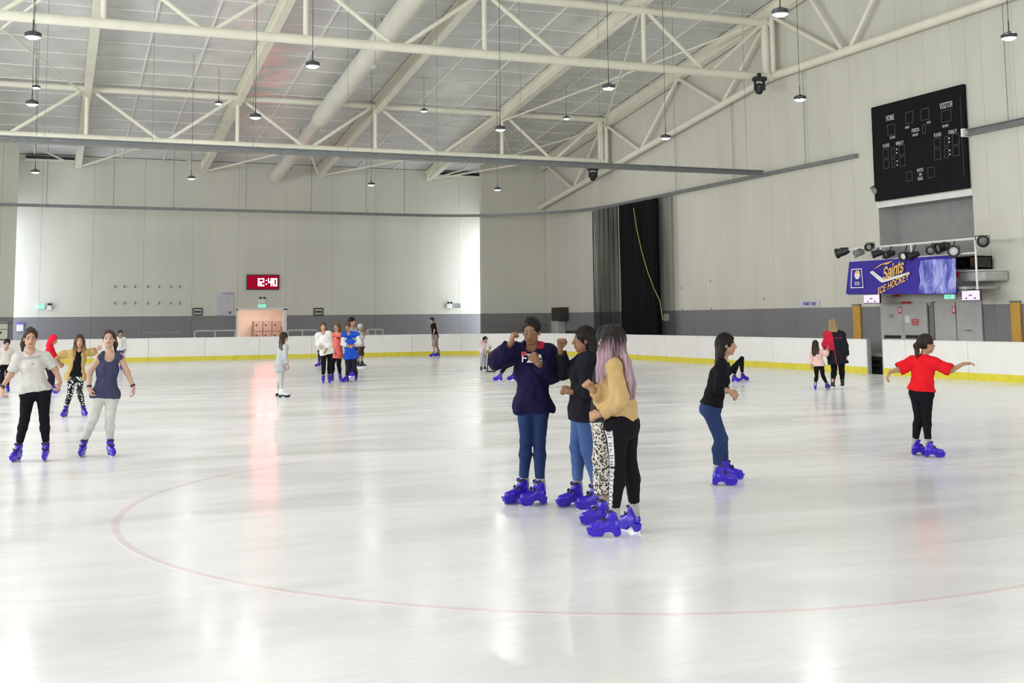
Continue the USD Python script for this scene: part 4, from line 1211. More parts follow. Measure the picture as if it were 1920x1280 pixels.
        for a in range(3):
            b, c = (a + 1) % 3, (a + 2) % 3
            s0 = [slice(None)] * 3; s1 = [slice(None)] * 3
            s0[a] = slice(0, -1); s1[a] = slice(1, None)
            A, B = S[tuple(s0)], S[tuple(s1)]
            E = np.argwhere(A != B)
            E = E[(E[:, b] > 0) & (E[:, c] > 0) & (E[:, b] < D.shape[b] - 1) & (E[:, c] < D.shape[c] - 1)]
            eb, ec = np.eye(3, dtype=int)[b], np.eye(3, dtype=int)[c]
            q = [idx[tuple((E - o).T)] for o in (eb * 0, eb, eb + ec, ec)]
            q = np.stack(q, 1)
            fl = A[tuple(E.T)]
            q = np.where(fl[:, None], q, q[:, ::-1])
            faces.append(q)
        Q = np.vstack(faces)
        return P, np.vstack([Q[:, [0, 1, 2]], Q[:, [0, 2, 3]]])


def normals(v, f):
    n = np.zeros_like(v)
    fn = np.cross(v[f[:, 1]] - v[f[:, 0]], v[f[:, 2]] - v[f[:, 0]])
    for k_ in range(3):
        np.add.at(n, f[:, k_], fn)
    return n / np.maximum(np.linalg.norm(n, axis=1, keepdims=True), 1e-12)


def merged(ms):
    v, f, o = [], [], 0
    for a, b in ms:
        v.append(a); f.append(b + o); o += len(a)
    return np.vstack(v), np.vstack(f)


UP = np.array([0, 0, 1.0])


def unit(v):
    v = np.asarray(v, float)
    return v / max(np.linalg.norm(v), 1e-9)


# ---- rental skate, built once: toe along +y, blade on z = 0
def build_skate():
    I3 = np.eye(3)
    out = {}
    A = lambda *v: np.array(v, float)
    boot = [("c", A(0, -0.055, 0.112), A(0, 0.09, 0.098), 0.039, 0.038), ("c", A(0, 0.09, 0.098), A(0, 0.150, 0.096), 0.041, 0.036), ("c", A(0, -0.05, 0.12), A(0, -0.045, 0.20), 0.043, 0.041),
            ("c", A(0, 0.04, 0.125), A(0, -0.02, 0.20), 0.036, 0.039), ("c", A(0, -0.035, 0.20), A(0, -0.03, 0.25), 0.042, 0.045)]
    f = Field(boot, 0.007, 0.03)
    f.plane((0, 0, 1), (0, 0, 0.072)); f.plane((0, 0.25, -1), (0, -0.02, 0.243))
    f.cut(("c", A(0, -0.035, 0.255), A(0, -0.03, 0.33), 0.037, 0.04))
    f.cut(("c", A(0, -0.098, 0.225), A(0, -0.075, 0.33), 0.052, 0.06), 0.01)
    out["boot"] = f.mesh()
    lin = [("c", A(0, -0.042, 0.16), A(0, -0.034, 0.31), 0.040, 0.041), ("c", A(0, -0.072, 0.17), A(0, -0.060, 0.275), 0.028, 0.026)]
    f = Field(lin, 0.008, 0.02); f.plane((0, 0, -1), (0, 0, 0.318))
    out["liner"] = f.mesh()
    side = Polygon([(-0.10, 0.085), (-0.10, 0.03), (-0.075, 0.012), (-0.045, 0.012), (-0.03, 0.045), (0.0, 0.055), (0.04, 0.05), (0.065, 0.012), (0.15, 0.012), (0.19, 0.035), (0.205, 0.085)])
    m = trimesh.creation.extrude_polygon(side, 0.05, engine="earcut")
    v = np.array(m.vertices)
    v = np.stack([v[:, 2] - 0.025, v[:, 0], v[:, 1]], 1)
    v[:, 0] *= 0.45 + 0.9 * np.clip(v[:, 2] / 0.085, 0, 1)
    out["holder"] = (v, np.array(m.faces))
    side = Polygon([(-0.115, 0.028), (-0.12, 0.004), (-0.06, 0.0), (0.10, 0.0), (0.17, 0.004), (0.195, 0.016), (0.19, 0.03)])
    m = trimesh.creation.extrude_polygon(side, 0.005, engine="earcut")
    v = np.array(m.vertices)
    out["blade"] = (np.stack([v[:, 2] - 0.0025, v[:, 0], v[:, 1]], 1), np.array(m.faces))
    st = []
    for y, z, w, tilt in ((-0.012, 0.222, 0.049, 0.25), (0.040, 0.155, 0.043, 0.75)):
        t = np.linspace(-0.15, np.pi + 0.15, 15)
        pts = np.stack([w * np.cos(t), y + w * np.sin(t) * math.cos(tilt) * 0.92, z + 0.02 - w * np.sin(t) * math.sin(tilt) * 0.9 + 0 * t], 1)
        for a, b in zip(pts[:-1], pts[1:]):
            st.append(sweep([(-0.004, -0.011), (0.004, -0.011), (0.004, 0.011), (-0.004, 0.011)], a, b))
    for i_ in (0, 1):
        m = cat_(st[i_ * 14:(i_ + 1) * 14])
        out["strap" + "_" * i_] = (np.array(m.vertices), np.array(m.faces))
    m = cat_([rbox((0.036, -0.025, 0.222), (0.054, 0.02, 0.25), 0.005, 5)])
    out["buckle"] = (np.array(m.vertices), np.array(m.faces))
    return out


SKATE = build_skate()
SKM = {"boot": M_SKATE, "liner": M_LINER, "holder": M_SKATE, "blade": M_BLADE, "strap": M_SKBLK, "buckle": M_SKATE}
SKM_W = {"boot": M_SKWHT, "liner": M_SKWHT, "holder": M_SKBLK, "blade": M_BLADE, "strap": M_SKWHT, "buckle": M_SKWHT}
SKM_B = {"boot": M_SKBLK, "liner": M_SKBLK, "holder": M_SKWHT, "blade": M_BLADE, "strap": M_SKBLK, "buckle": M_SKBLK}

SKIN = {"fair": (0.50, 0.30, 0.205), "tan": (0.42, 0.235, 0.14), "brown": (0.25, 0.125, 0.065), "pale": (0.54, 0.34, 0.25)}


def hand_bones(w, d, n, th, s, curl):
    """Palm, four fingers and a thumb. w wrist, d along the fingers, n the way the palm faces, th the thumb's side."""
    B = [("c", w, w + d * 0.03 * s, 0.021 * s, 0.023 * s)]
    for o in (-0.028, -0.009, 0.010, 0.028):
        B.append(("c", w + d * 0.03 * s + th * o * 0.55 * s, w + d * 0.082 * s + th * o * s, 0.013 * s, 0.0115 * s))
    F_ = []
    for o, L in ((0.030, 0.068), (0.010, 0.077), (-0.010, 0.071), (-0.029, 0.055)):
        p = w + d * 0.085 * s + th * o * s
        dirn = unit(d + th * o * 2.0)
        a = 0.25 + curl * 0.9
        for i, (fr, r0, r1) in enumerate(((0.45, .0105, .0098), (0.32, .0098, .009), (0.23, .009, .0078))):
            q = unit(dirn * math.cos(a) + n * math.sin(a))
            e = p + q * L * fr * s
            F_.append(("c", p, e, r0 * s, r1 * s))
            p = e
            a += 0.15 + curl * (1.0 if i == 0 else 0.7)
    p = w + d * 0.028 * s + th * 0.026 * s
    q = unit(d * 0.75 + th * (0.75 - 0.45 * curl) + n * (0.25 + 0.4 * curl))
    e = p + q * 0.042 * s
    F_.append(("c", p, e, 0.0145 * s, 0.0115 * s))
    q2 = unit(q * 0.8 + d * 0.35 + n * 0.3 * curl - th * 0.3 * curl)
    F_.append(("c", e, e + q2 * 0.033 * s, 0.011 * s, 0.009 * s))
    return B, F_


def person(label, foot, Ht, a, feet, top, legs, hair, skin="fair", J=None, res=0.012, hs=1.0, look=0.0, nod=0.0, top2=None, hands=(0.35, 0.35), skates=SKM, lean=0.0, fat=1.0, width=1.0, marks=None, bracelets=(), hood=None, group=None, bust=0.0, palm=None, seat=False):
    """One skater. foot: pixel of the ground under the body; a: facing in degrees (0 towards the viewer, 90 to the picture's right, 180 away);
    feet: {'L','R'}: (pixel x, pixel y, facing); J: joints from picture pixels (x, y[, metres behind the body plane])."""
    J = dict(J or {})
    base = at_z(*foot)
    s = Ht / 1.70
    vf = unit([base[0], base[1], 0]); vr = np.array([vf[1], -vf[0], 0])
    ar = math.radians(a)
    fv = -vf * math.cos(ar) + vr * math.sin(ar)
    lv = np.cross(UP, fv)
    depth0 = float((base - EYE) @ vf)

    def px(x, y, dd):
        d = ray(x, y)
        return EYE + d * ((depth0 + dd) / float(d @ vf))

    def rel(p):
        return float((p - EYE) @ vf) - depth0

    def pick(key, canon):
        if key in J:
            j = J[key]
            return px(j[0], j[1], j[2] if len(j) > 2 else rel(canon))
        return canon

    P = pick("pelvis", base + UP * 0.915 * s)
    N = pick("neck", P + UP * 0.485 * s + fv * lean * s)
    t = unit(N - P)
    sw = 0.158 * s * width
    fw = unit(fv - t * float(fv @ t)); lw = np.cross(t, fw)
    sh = {"L": pick("sL", N - t * 0.045 * s + lw * sw), "R": pick("sR", N - t * 0.045 * s - lw * sw)}
    hip = {"L": P - t * 0.035 * s + lw * 0.085 * s * fat, "R": P - t * 0.035 * s - lw * 0.085 * s * fat}
    ank, sk = {}, {}
    for c, sg in (("L", 1), ("R", -1)):
        fx, fy, fa = feet[c]
        g0 = at_z(fx, fy) if len(feet[c]) < 4 else None
        r_ = math.radians(fa)
        sd = -vf * math.cos(r_) + vr * math.sin(r_)
        sk[c] = (at_z(fx, fy), sd)
        ank[c] = sk[c][0] + UP * 0.185 * s - sd * 0.034 * s
    kn = {c: pick("k" + c, (hip[c] + ank[c]) / 2 + fw * 0.035 * s) for c in "LR"}
    el = {c: pick("e" + c, sh[c] - UP * 0.27 * s + lw * (0.05 if c == "L" else -0.05) * s) for c in "LR"}
    wr = {c: pick("w" + c, el[c] - UP * 0.22 * s + fw * 0.07 * s) for c in "LR"}
    hd = {}
    for c in "LR":
        if "h" + c in J:
            hd[c] = unit(pick("h" + c, wr[c]) - wr[c])
        else:
            hd[c] = unit(wr[c] - el[c])
    H = pick("head", N + t * 0.175 * s * (0.6 + 0.4 * hs) + fw * 0.02 * s)
    hr = math.radians(a + look)
    hf = -vf * math.cos(hr) + vr * math.sin(hr)
    hl = np.cross(UP, hf)
    hu = unit(UP + hf * math.sin(math.radians(nod)))
    hf = unit(np.cross(hl, hu)); 
    q = s * hs
    loc = lambda f_, l_, u_: H + (hf * f_ + hl * l_ + hu * u_) * q
    HA_ = [hf, hl, hu]
    node = thing("person", label, "person", base, group)
    skc = np.array(SKIN[skin])
    fine = max(res * 0.5, 0.005)

    # --- the body: trunk and limbs, with a finer head and hands
    def trunk(i):
        B = [("e", P + t * 0.17 * s, [fw, lw, t], np.array([0.088, 0.122 * fat, 0.17]) * s + i), ("e", P + t * 0.33 * s, [fw, lw, t], np.array([0.100, 0.142 * width, 0.16]) * s + i),
             ("c", sh["L"], sh["R"], 0.054 * s + i, 0.054 * s + i), ("c", N - t * 0.02 * s, sh["L"], 0.046 * s + i * 0.8, 0.046 * s + i * 0.8), ("c", N - t * 0.02 * s, sh["R"], 0.046 * s + i * 0.8, 0.046 * s + i * 0.8)]
        if bust:
            B += [("c", P + t * 0.315 * s + fw * 0.075 * s + lw * o * s, P + t * 0.33 * s + fw * 0.06 * s + lw * o * s, bust * s + i, bust * s + i) for o in (0.06, -0.06)]
        return B

    def pelvis(i):
        return [("c", hip["L"] + t * 0.03 * s, hip["R"] + t * 0.03 * s, 0.098 * s * fat + i, 0.098 * s * fat + i), ("c", P - fw * 0.034 * s - t * 0.03 * s + lw * 0.055 * s, P - fw * 0.034 * s - t * 0.03 * s - lw * 0.055 * s, 0.083 * s * fat + i, 0.083 * s * fat + i)]

    def leg(c, i, wide=0.0, low=1.0):
        k_, an = kn[c], ank[c]
        mid = k_ + (an - k_) * 0.33 - fw * 0.012 * s
        e = k_ + (an - k_) * low
        return [("c", hip[c], k_, 0.086 * s * fat + i, 0.054 * s * (0.5 + fat * 0.5) + i + wide * 0.4), ("c", k_, mid, 0.053 * s * (0.5 + fat * 0.5) + i + wide * 0.4, 0.055 * s * (0.5 + fat * 0.5) + i + wide * 0.7), ("c", mid, e, 0.055 * s * (0.5 + fat * 0.5) + i + wide * 0.7, 0.036 * s + i + wide)]

    def arm(c, i, upto=2.0, loose=0.0):
        S_, E_, W_2 = sh[c], el[c], wr[c]
        if upto <= 1:
            e = S_ + (E_ - S_) * upto
            return [("c", S_, e, 0.047 * s + i, 0.041 * s + i + loose)]
        e = E_ + (W_2 - E_) * (upto - 1)
        return [("c", S_, E_, 0.046 * s + i, 0.038 * s + i + loose), ("c", E_, e, 0.038 * s + i + loose, 0.026 * s + i + loose * 0.8)]

    body = trunk(-0.004) + pelvis(-0.004) + [b for c in "LR" for b in leg(c, -0.004) + arm(c, 0.0)] + [("c", N - t * 0.02 * s, H - hu * 0.05 * q - hf * 0.015 * q, 0.052 * s, 0.047 * s)]
    ms = [Field(body, res, 0.035 * s).mesh()]
    head = [("e", loc(-0.012, 0, 0.03), HA_, np.array([0.093, 0.073, 0.088]) * q), ("e", loc(0.022, 0, -0.025), HA_, np.array([0.062, 0.060, 0.082]) * q), ("c", loc(0.055, 0, -0.088), loc(0.045, 0, -0.07), 0.024 * q, 0.034 * q),
            ("c", loc(0.02, 0.035, -0.06), loc(0.045, 0.018, -0.085), 0.026 * q, 0.022 * q), ("c", loc(0.02, -0.035, -0.06), loc(0.045, -0.018, -0.085), 0.026 * q, 0.022 * q),
            ("c", loc(0.062, 0.022, 0.022), loc(0.062, -0.022, 0.022), 0.022 * q, 0.022 * q), ("c", loc(0.0, 0, -0.06), N, 0.048 * q, 0.05 * s)]
    hfld = Field(head, fine, 0.022 * q)
    for b in (("c", loc(0.082, 0, 0.012), loc(0.104, 0, -0.028), 0.009 * q, 0.013 * q), ("c", loc(0.092, 0.010, -0.030), loc(0.092, -0.010, -0.030), 0.010 * q, 0.010 * q), ("c", loc(0.083, 0.014, -0.056), loc(0.083, -0.014, -0.056), 0.0085 * q, 0.0085 * q), ("c", loc(0.082, 0.012, -0.067), loc(0.082, -0.012, -0.067), 0.009 * q, 0.009 * q)):
        hfld.add(b, 0.012 * q)
    for sg in (1, -1):
        hfld.cut(("c", loc(0.094, 0.030 * sg, 0.004), loc(0.094, 0.036 * sg, 0.004), 0.013 * q, 0.013 * q), 0.012)
        hfld.add(("e", loc(-0.008, 0.074 * sg, -0.01), HA_, np.array([0.018, 0.010, 0.031]) * q), 0.008)
    hm = hfld.mesh()
    ms.append(hm)
    hand_ids = []
    for c, sg in (("L", 1), ("R", -1)):
        d = hd[c]
        n_ = np.array(palm[c](fw, lw, UP, vf, vr), float) if palm and c in palm else (-lw * sg * 0.8 + fw * -0.2 if abs(d[2]) > 0.6 else -UP * 0.3 - lw * sg)
        n_ = unit(n_ - d * float(n_ @ d))
        th = np.cross(d, n_) * (-sg)
        B, F_ = hand_bones(wr[c], d, n_, th, s * (0.92 + 0.08 * hs), hands[0 if c == "L" else 1])
        B.append(("c", wr[c] - unit(wr[c] - el[c]) * 0.06 * s, wr[c], 0.028 * s, 0.0235 * s))
        fh = 0.0042 if res <= 0.010 else (0.006 if res <= 0.014 else 0.0085)
        fl = Field(B + F_, fh, 0.0, lo=None)
        fl.D[:] = 9
        for b in B: fl.add(b, 0.014 * s)
        for b in F_: fl.add(b, 0.004)
        ms.append(fl.mesh())
    V, T = merged(ms)
    col = np.tile(skc, (len(V), 1)).astype(float)
    r0 = len(ms[0][0]); hv = V[r0:r0 + len(hm[0])]
    Lc = (hv - H) / q
    u_, f_, l_ = Lc @ hu, Lc @ hf, Lc @ hl
    lips = (f_ > 0.068) & (np.abs(u_ + 0.062) < 0.013) & (np.abs(l_) < 0.027)
    brow = (f_ > 0.06) & (np.abs(u_ - 0.029) < 0.006) & (np.abs(np.abs(l_) - 0.032) < 0.02)
    hc = np.array(hair["col"][0])
    col[r0:r0 + len(hv)][lips] = skc * [0.82, 0.58, 0.56]
    col[r0:r0 + len(hv)][brow] = hc * 0.5 + skc * 0.4
    part(node, "body", (V, T), M_SKIN, True, col)
    if res <= 0.014:
        for sg in (1, -1):
            c = loc(0.0745, 0.033 * sg, 0.004)
            ev = trimesh.creation.icosphere(2, 0.0125 * q)
            vv = np.array(ev.vertices)
            dirs = vv / np.linalg.norm(vv, axis=1, keepdims=True)
            ec = np.where((dirs @ hf > 0.80)[:, None], [0.02, 0.012, 0.010], [0.34, 0.31, 0.29])
            part(node, "eye", (vv + c, np.array(ev.faces)), M_SKIN, True, ec)

    # --- clothes
    def fold(V_, T_, amp, f1=9.0, seed=0):
        n_ = normals(V_, T_)
        w = meshkit.fbm((V_ - base) * [f1, f1, f1 * 0.55] + seed, 2, seed)
        w2 = meshkit.noise((V_ - base) * [f1 * 3.2, f1 * 3.2, f1 * 2.0], seed + 5)
        return V_ + n_ * np.maximum((w - 0.5) * 2 * amp * 1.35 + (w2 - 0.5) * amp * 0.7, -0.005)[:, None]

    def garment(nm, g, i0):
        """g: col, sleeve (0 none .. 2 to the wrist), hem (metres from the pelvis along the trunk), loose, flare, neck, open"""
        lo_ = g.get("loose", 0.014)
        B = [b for b in trunk(lo_)]
        S_B = []
        if g.get("sleeve", 0) > 0:
            for c in "LR":
                S_B += arm(c, 0.008 + lo_ * 0.5, g["sleeve"], g.get("sl", 0.006))
        hem = g.get("hem", -0.05) * s
        hc_ = P + t * hem
        fl = g.get("flare", 0.0)
        B.append(("c", P + t * 0.12 * s, hc_ - t * 0.05, 0.10 * s + lo_, 0.102 * s + lo_ + fl, lw, 1.28 * fat))
        if hem < 0.03 * s:
            B += [(b[0], b[1], b[2], b[3] + 0.004, b[4] + 0.004) for b in pelvis(max(lo_, 0.012))]
        if hem < -0.05 * s:
            for c in "LR":
                e_ = hip[c] + (kn[c] - hip[c]) * 0.35
                B.append(("c", hip[c], e_, 0.088 * s * fat + max(lo_, 0.014), 0.080 * s * fat + max(lo_, 0.014)))
        bl, bh = zip(*[Field.bound(b) for b in B + S_B])
        fld = Field(B, res, 0.04 * s, lo=np.min(bl, 0) - 0.05, hi=np.max(bh, 0) + 0.05)
        fld.plane(t, hc_)
        for b in S_B:
            fld.add(b, 0.035 * s)
        if g.get("sleeve", 0) > 0:
            for c in "LR":
                up = g["sleeve"]
                if up <= 1:
                    p_, d_ = sh[c] + (el[c] - sh[c]) * up, unit(el[c] - sh[c])
                else:
                    p_, d_ = el[c] + (wr[c] - el[c]) * (up - 1), unit(wr[c] - el[c])
                fld.cut(("c", p_ + d_ * 0.058 * s, p_ + d_ * 0.12 * s, 0.056 * s + lo_, 0.056 * s), 0.002)
        else:
            for c, sg in (("L", 1), ("R", -1)):
                fld.cut(("c", sh[c] + lw * sg * 0.036 * s + t * 0.05 * s, sh[c] + lw * sg * 0.05 * s - t * 0.05 * s, 0.058 * s * g.get("armcut", 1), 0.054 * s * g.get("armcut", 1)), 0.010)
        nr = g.get("neck", 0.062) * s
        if nr:
            fld.cut(("c", N + t * 0.10 * s, N + fw * g.get("scoop", 0.03) * s - t * g.get("low", 0.01) * s, nr, nr), 0.006)
            fld.cut(("c", N + fw * g.get("scoop", 0.03) * s, N + fw * 0.3 * s - t * g.get("low", 0.01) * s + t * 0.09 * s, nr * 0.9, nr), 0.006)
        if "open" in g:
            fld.cut(("c", N + fw * 0.16 * s - t * 0.02 * s, hc_ + fw * 0.20 * s - t * 0.1 * s, g["open"] * 0.75 * s, g["open"] * 1.5 * s), 0.006)
        v_, f2 = fld.mesh()
        v_ = fold(v_, f2, g.get("fold", 0.010) * (0.5 + 0.5 * s), g.get("ff", 9.0), i0)
        c_ = np.tile(np.array(g["col"], float), (len(v_), 1))
        if "paint" in g:
            c_ = g["paint"](v_, c_, dict(P=P, N=N, t=t, fw=fw, lw=lw, s=s, sh=sh, el=el, wr=wr, vr=vr, vf=vf))
        part(node, nm, (v_, f2), g.get("mat", M_CLOTH), True, c_)
        return fld

    fl_top = garment(top.get("name", "top"), top, 3)
    if top2:
        garment(top2.get("name", "jacket"), top2, 7)
    i = legs.get("loose", 0.006)
    low = legs.get("low", 0.9)
    low = low * 0.86 if low > 0.5 else low
    B = pelvis(i) + [b for c in "LR" for b in leg(c, i, legs.get("wide", 0.0), 1.0)] + [("e", P + t * 0.08 * s, [fw, lw, t], np.array([0.088, 0.118 * fat, 0.10]) * s + i)]
    fld = Field(B, res, 0.022 * s)
    wz = legs.get("waist", 0.11) * s
    fld.cut(("c", P + t * (wz + 0.17 * s), P + t * (wz + 0.4 * s), 0.17 * s, 0.17 * s), 0.002)
    for c in "LR":
        d_ = unit(ank[c] - kn[c])
        e = kn[c] + (ank[c] - kn[c]) * low
        fld.cut(("c", e + d_ * 0.11 * s, e + d_ * 0.22 * s, 0.11 * s, 0.11 * s), 0.002)
    v_, f2 = fld.mesh()
    v_ = fold(v_, f2, legs.get("fold", 0.005), 11.0, 11)
    c_ = np.tile(np.array(legs["col"], float), (len(v_), 1))
    if "paint" in legs:
        c_ = legs["paint"](v_, c_, dict(P=P, N=N, t=t, fw=fw, lw=lw, s=s, kn=kn, ank=ank, hip=hip, vr=vr, vf=vf))
    part(node, legs.get("name", "trousers"), (v_, f2), legs.get("mat", M_CLOTH), True, c_)
    if legs.get("skirt"):
        g = legs["skirt"]
        hz = P - UP * g["len"] * s
        fld = Field([("c", P + t * 0.06 * s, hz, 0.115 * s, 0.14 * s + g.get("flare", 0.03), lw, 1.2)], res, 0.02)
        fld.plane(UP, hz); fld.plane(-t, P + t * 0.1 * s)
        v_, f2 = fld.mesh()
        v_ = fold(v_, f2, 0.012, 12, 2)
        part(node, "skirt", (v_, f2), M_CLOTH, True, np.tile(np.array(g["col"], float), (len(v_), 1)))

    # --- hair
    hb = hair.get("th", 0.014)
    hres = max(fine, 0.006)
    if hair.get("style") != "none":
        cap = [("e", loc(-0.016, 0, 0.034), HA_, np.array([0.093 + hb, 0.074 + hb, 0.090 + hb]) * q)]
        st = hair.get("style", "short")
        W_h = []
        if st in ("long", "bob"):
            L_ = hair.get("len", 0.40)
            cap.append(("c", loc(-0.05, 0, 0.0), loc(-0.062, 0, -0.10), 0.075 * q, 0.062 * q, hl, 1.12))
            for o in (-0.060, -0.03, 0.0, 0.03, 0.060):
                back = -0.070 - 0.02 * (1 - abs(o) / 0.06)
                W_h.append(("c", loc(-0.055, o, -0.03), loc(back, o * 1.15, -0.12), 0.036 * q, 0.034 * q))
                W_h.append(("c", loc(back, o * 1.15, -0.12), loc(back - 0.02 + hair.get("swing", 0), o * (1.2 if st == "long" else 1.1), -0.12 - L_ * (0.6 if st == "long" else 0.25)), 0.034 * q, 0.026 * q))
                if st == "long":
                    W_h.append(("c", loc(back - 0.02 + hair.get("swing", 0), o * 1.2, -0.12 - L_ * 0.6), loc(back - 0.005 + hair.get("swing", 0) * 1.6, o * 1.0, -0.12 - L_), 0.027 * q, 0.013 * q))
        if st == "bun":
            cap.append(("c", loc(-0.04, 0, 0.105), loc(-0.055, 0, 0.115), 0.030 * q, 0.028 * q))
        if st == "pony":
            W_h += [("c", loc(-0.10, 0, 0.03), loc(-0.135, 0, -0.02), 0.022 * q, 0.034 * q), ("c", loc(-0.135, 0, -0.02), loc(-0.125, 0, -0.12), 0.034 * q, 0.032 * q), ("c", loc(-0.125, 0, -0.12), loc(-0.105, 0, -0.24), 0.032 * q, 0.014 * q)]
        for ch in hair.get("locks", ()):
            pts = [px(*p_[:3]) if len(p_) == 4 else loc(*p_[1:4]) for p_ in ch]
            rs = [p_[-1] for p_ in ch]
            for k_ in range(len(pts) - 1):
                W_h.append(("c", pts[k_], pts[k_ + 1], rs[k_] * s, rs[k_ + 1] * s))
        fld = Field(cap + W_h, hres, 0.02 * q)
        fld.cut(("e", loc(0.105, 0, -0.035 + hair.get("line", 0.0)), HA_, np.array([0.088, 0.066, 0.102]) * q), 0.006)
        fld.cut(("c", loc(0.07, 0, -0.05), loc(0.05, 0, -0.17), 0.055 * q, 0.06 * q), 0.006)
        if st in ("short", "bun", "pony"):
            fld.cut(("c", loc(0.02, 0, -0.15), loc(-0.06, 0, -0.16), 0.088 * q, 0.075 * q), 0.01)
            fld.cut(("c", loc(0.035, 0.10, -0.05), loc(0.035, -0.10, -0.05), 0.05 * q, 0.05 * q), 0.006)
        v_, f2 = fld.mesh()
        n_ = normals(v_, f2)
        Lq = (v_ - H) / q
        ang = np.arctan2(Lq @ hl, Lq @ hf)
        strand = meshkit.noise(np.stack([ang * 16, (Lq @ hu) * 4, ang * 0], 1), 3) - 0.5
        strand2 = meshkit.noise(np.stack([ang * 40, (Lq @ hu) * 7, ang * 0], 1), 4) - 0.5
        v_ = v_ + n_ * (strand * 0.014 + strand2 * 0.006)[:, None] * q
        c0, c1 = np.array(hair["col"][0], float), np.array(hair["col"][-1], float)
        z0_, z1_ = hair.get("fade", (-0.05, -0.3))
        w = np.clip(((Lq @ hu) + strand * 0.12 - z0_) / (z1_ - z0_), 0, 1)[:, None]
        c_ = c0 * (1 - w) + c1 * w
        c_ = c_ * (1 + strand2[:, None] * 0.7)
        part(node, "hair", (v_, f2), M_HAIR, True, np.clip(c_, 0, 1))
    if hood:
        fld = Field([("e", loc(-0.015, 0, 0.02), HA_, np.array([0.118, 0.098, 0.125]) * q), ("c", loc(-0.05, 0, -0.08), N - fw * 0.03 * s, 0.085 * q, 0.10 * s)], res * 0.8, 0.03)
        fld.cut(("e", loc(0.10, 0, -0.02), HA_, np.array([0.085, 0.068, 0.10]) * q), 0.008)
        v_, f2 = fld.mesh()
        part(node, "hood", (v_, f2), M_CLOTH, True, np.tile(np.array(hood, float), (len(v_), 1)))
    for c in bracelets:
        d_ = unit(wr[c] - el[c]); p_ = wr[c] - d_ * 0.02
        part(node, "wrist_band", tube(p_ - d_ * 0.012, p_ + d_ * 0.012, 0.033 * s, 16), M_SKBLK, smooth=30)

    # --- skates
    for c in "LR":
        o, sd = sk[c]
        R_ = np.stack([np.cross(sd, UP), sd, UP], 1)
        kx = sub(node, "skate")
        ss = s * (0.92 if s > 0.85 else 1.0)
        ln = unit(kn[c] - ank[c])
        for nm, (v_, f2) in SKATE.items():
            v_ = np.array(v_) * ss
            w = np.clip((v_[:, 2] - 0.15 * ss) / (0.25 * ss), 0, 0.6)[:, None]      # the cuff leans with the shin
            v_ = v_ @ R_.T
            hor = ln - UP * ln[2]
            v_ = v_ + w * hor * 0.16 * ss / max(ln[2], 0.4)
            v_ = v_ + o
            nm = nm.strip("_")
            part(kx, nm, (v_, f2), skates[nm], 35 if nm in ("holder", "blade", "strap", "buckle") else True)
    if marks:
        marks(dict(node=node, fld=fl_top, P=P, N=N, t=t, fw=fw, lw=lw, s=s, px=px, vf=vf, vr=vr))
    return dict(node=node, P=P, N=N, H=H, wr=wr)


def chest_print(ctx, meshes, centre, tilt=0.0):
    """Lays flat lettering (x right, y up, as the viewer reads it) onto the garment: each point is pushed back until it meets the cloth."""
    o = ctx["px"](*centre, -0.45)
    xd = ctx["vr"] * math.cos(tilt) + UP * math.sin(tilt)
    yd = np.cross(ctx["vf"], xd) * -1
    yd = UP * math.cos(tilt) - ctx["vr"] * math.sin(tilt)
    for m_, mt, nm in meshes:
        m_ = trimesh.Trimesh(*trimesh.remesh.subdivide_to_size(m_.vertices, m_.faces, 0.02, max_iter=8), process=False)
        L = np.array(m_.vertices)
        W = o + xd * L[:, :1] + yd * L[:, 1:2]
        tt = np.zeros(len(W))
        for _ in range(70):
            d = ctx["fld"].at(W + ctx["vf"] * tt[:, None])
            tt += np.clip(d, 0.0, 0.05) * 0.8
            if np.all(d < 0.002):
                break
        tt = np.clip(tt, 0, 0.8)
        W = W + ctx["vf"] * (tt - 0.011 - L[:, 2])[:, None]
        part(ctx["node"], nm, (W, np.array(m_.faces)), mt)

# ------------------------------------------------------------------ the skaters
BLK = (0.007, 0.007, 0.010)
NAVY = (0.010, 0.008, 0.040)
JEAN = (0.045, 0.085, 0.24)
JEAN2 = (0.06, 0.11, 0.28)
DKHAIR = {"col": [(0.008, 0.006, 0.005), (0.014, 0.009, 0.008)]}
NET_TINT = None
jeans_paint = lambda hi: (lambda v, c, k: c + (np.clip(meshkit.noise((v - k["P"]) * [6, 6, 3], 2) - 0.35, 0, 1) * 0.8)[:, None] * (np.array(hi) - c))

# foreground group
def hoodie_paint(v, c, k):
    d = v - k["N"]
    up, f = d @ k["t"], d @ k["fw"]
    collar = (up > -0.02 * k["s"]) & (np.abs(d @ k["lw"]) < 0.115 * k["s"])
    c[collar & (d @ k["lw"] > 0.02)] = (0.42, 0.02, 0.06)
    return c


def fila(k):
    T_ = lambda s_, x, h, bar=None: [(trimesh.Trimesh(np.array(m.vertices) + [x, 0, 0], m.faces, process=False), M_WHITE, "lettering") for m in [meshkit.text_mesh(s_, h, 0.004, True)]]
    ms = T_("F", -0.115, 0.075) + T_("I", -0.062, 0.075) + T_("L", -0.034, 0.075) + T_("A", 0.022, 0.075)
    ms.append((poly([(-0.115, 0.057), (-0.066, 0.057), (-0.066, 0.095), (-0.115, 0.095)], 0.007, (0, 0, 0), (1, 0, 0), (0, 1, 0)), M_REDP, "red_bar"))
    chest_print(k, ms, (1000, 682), -0.06)


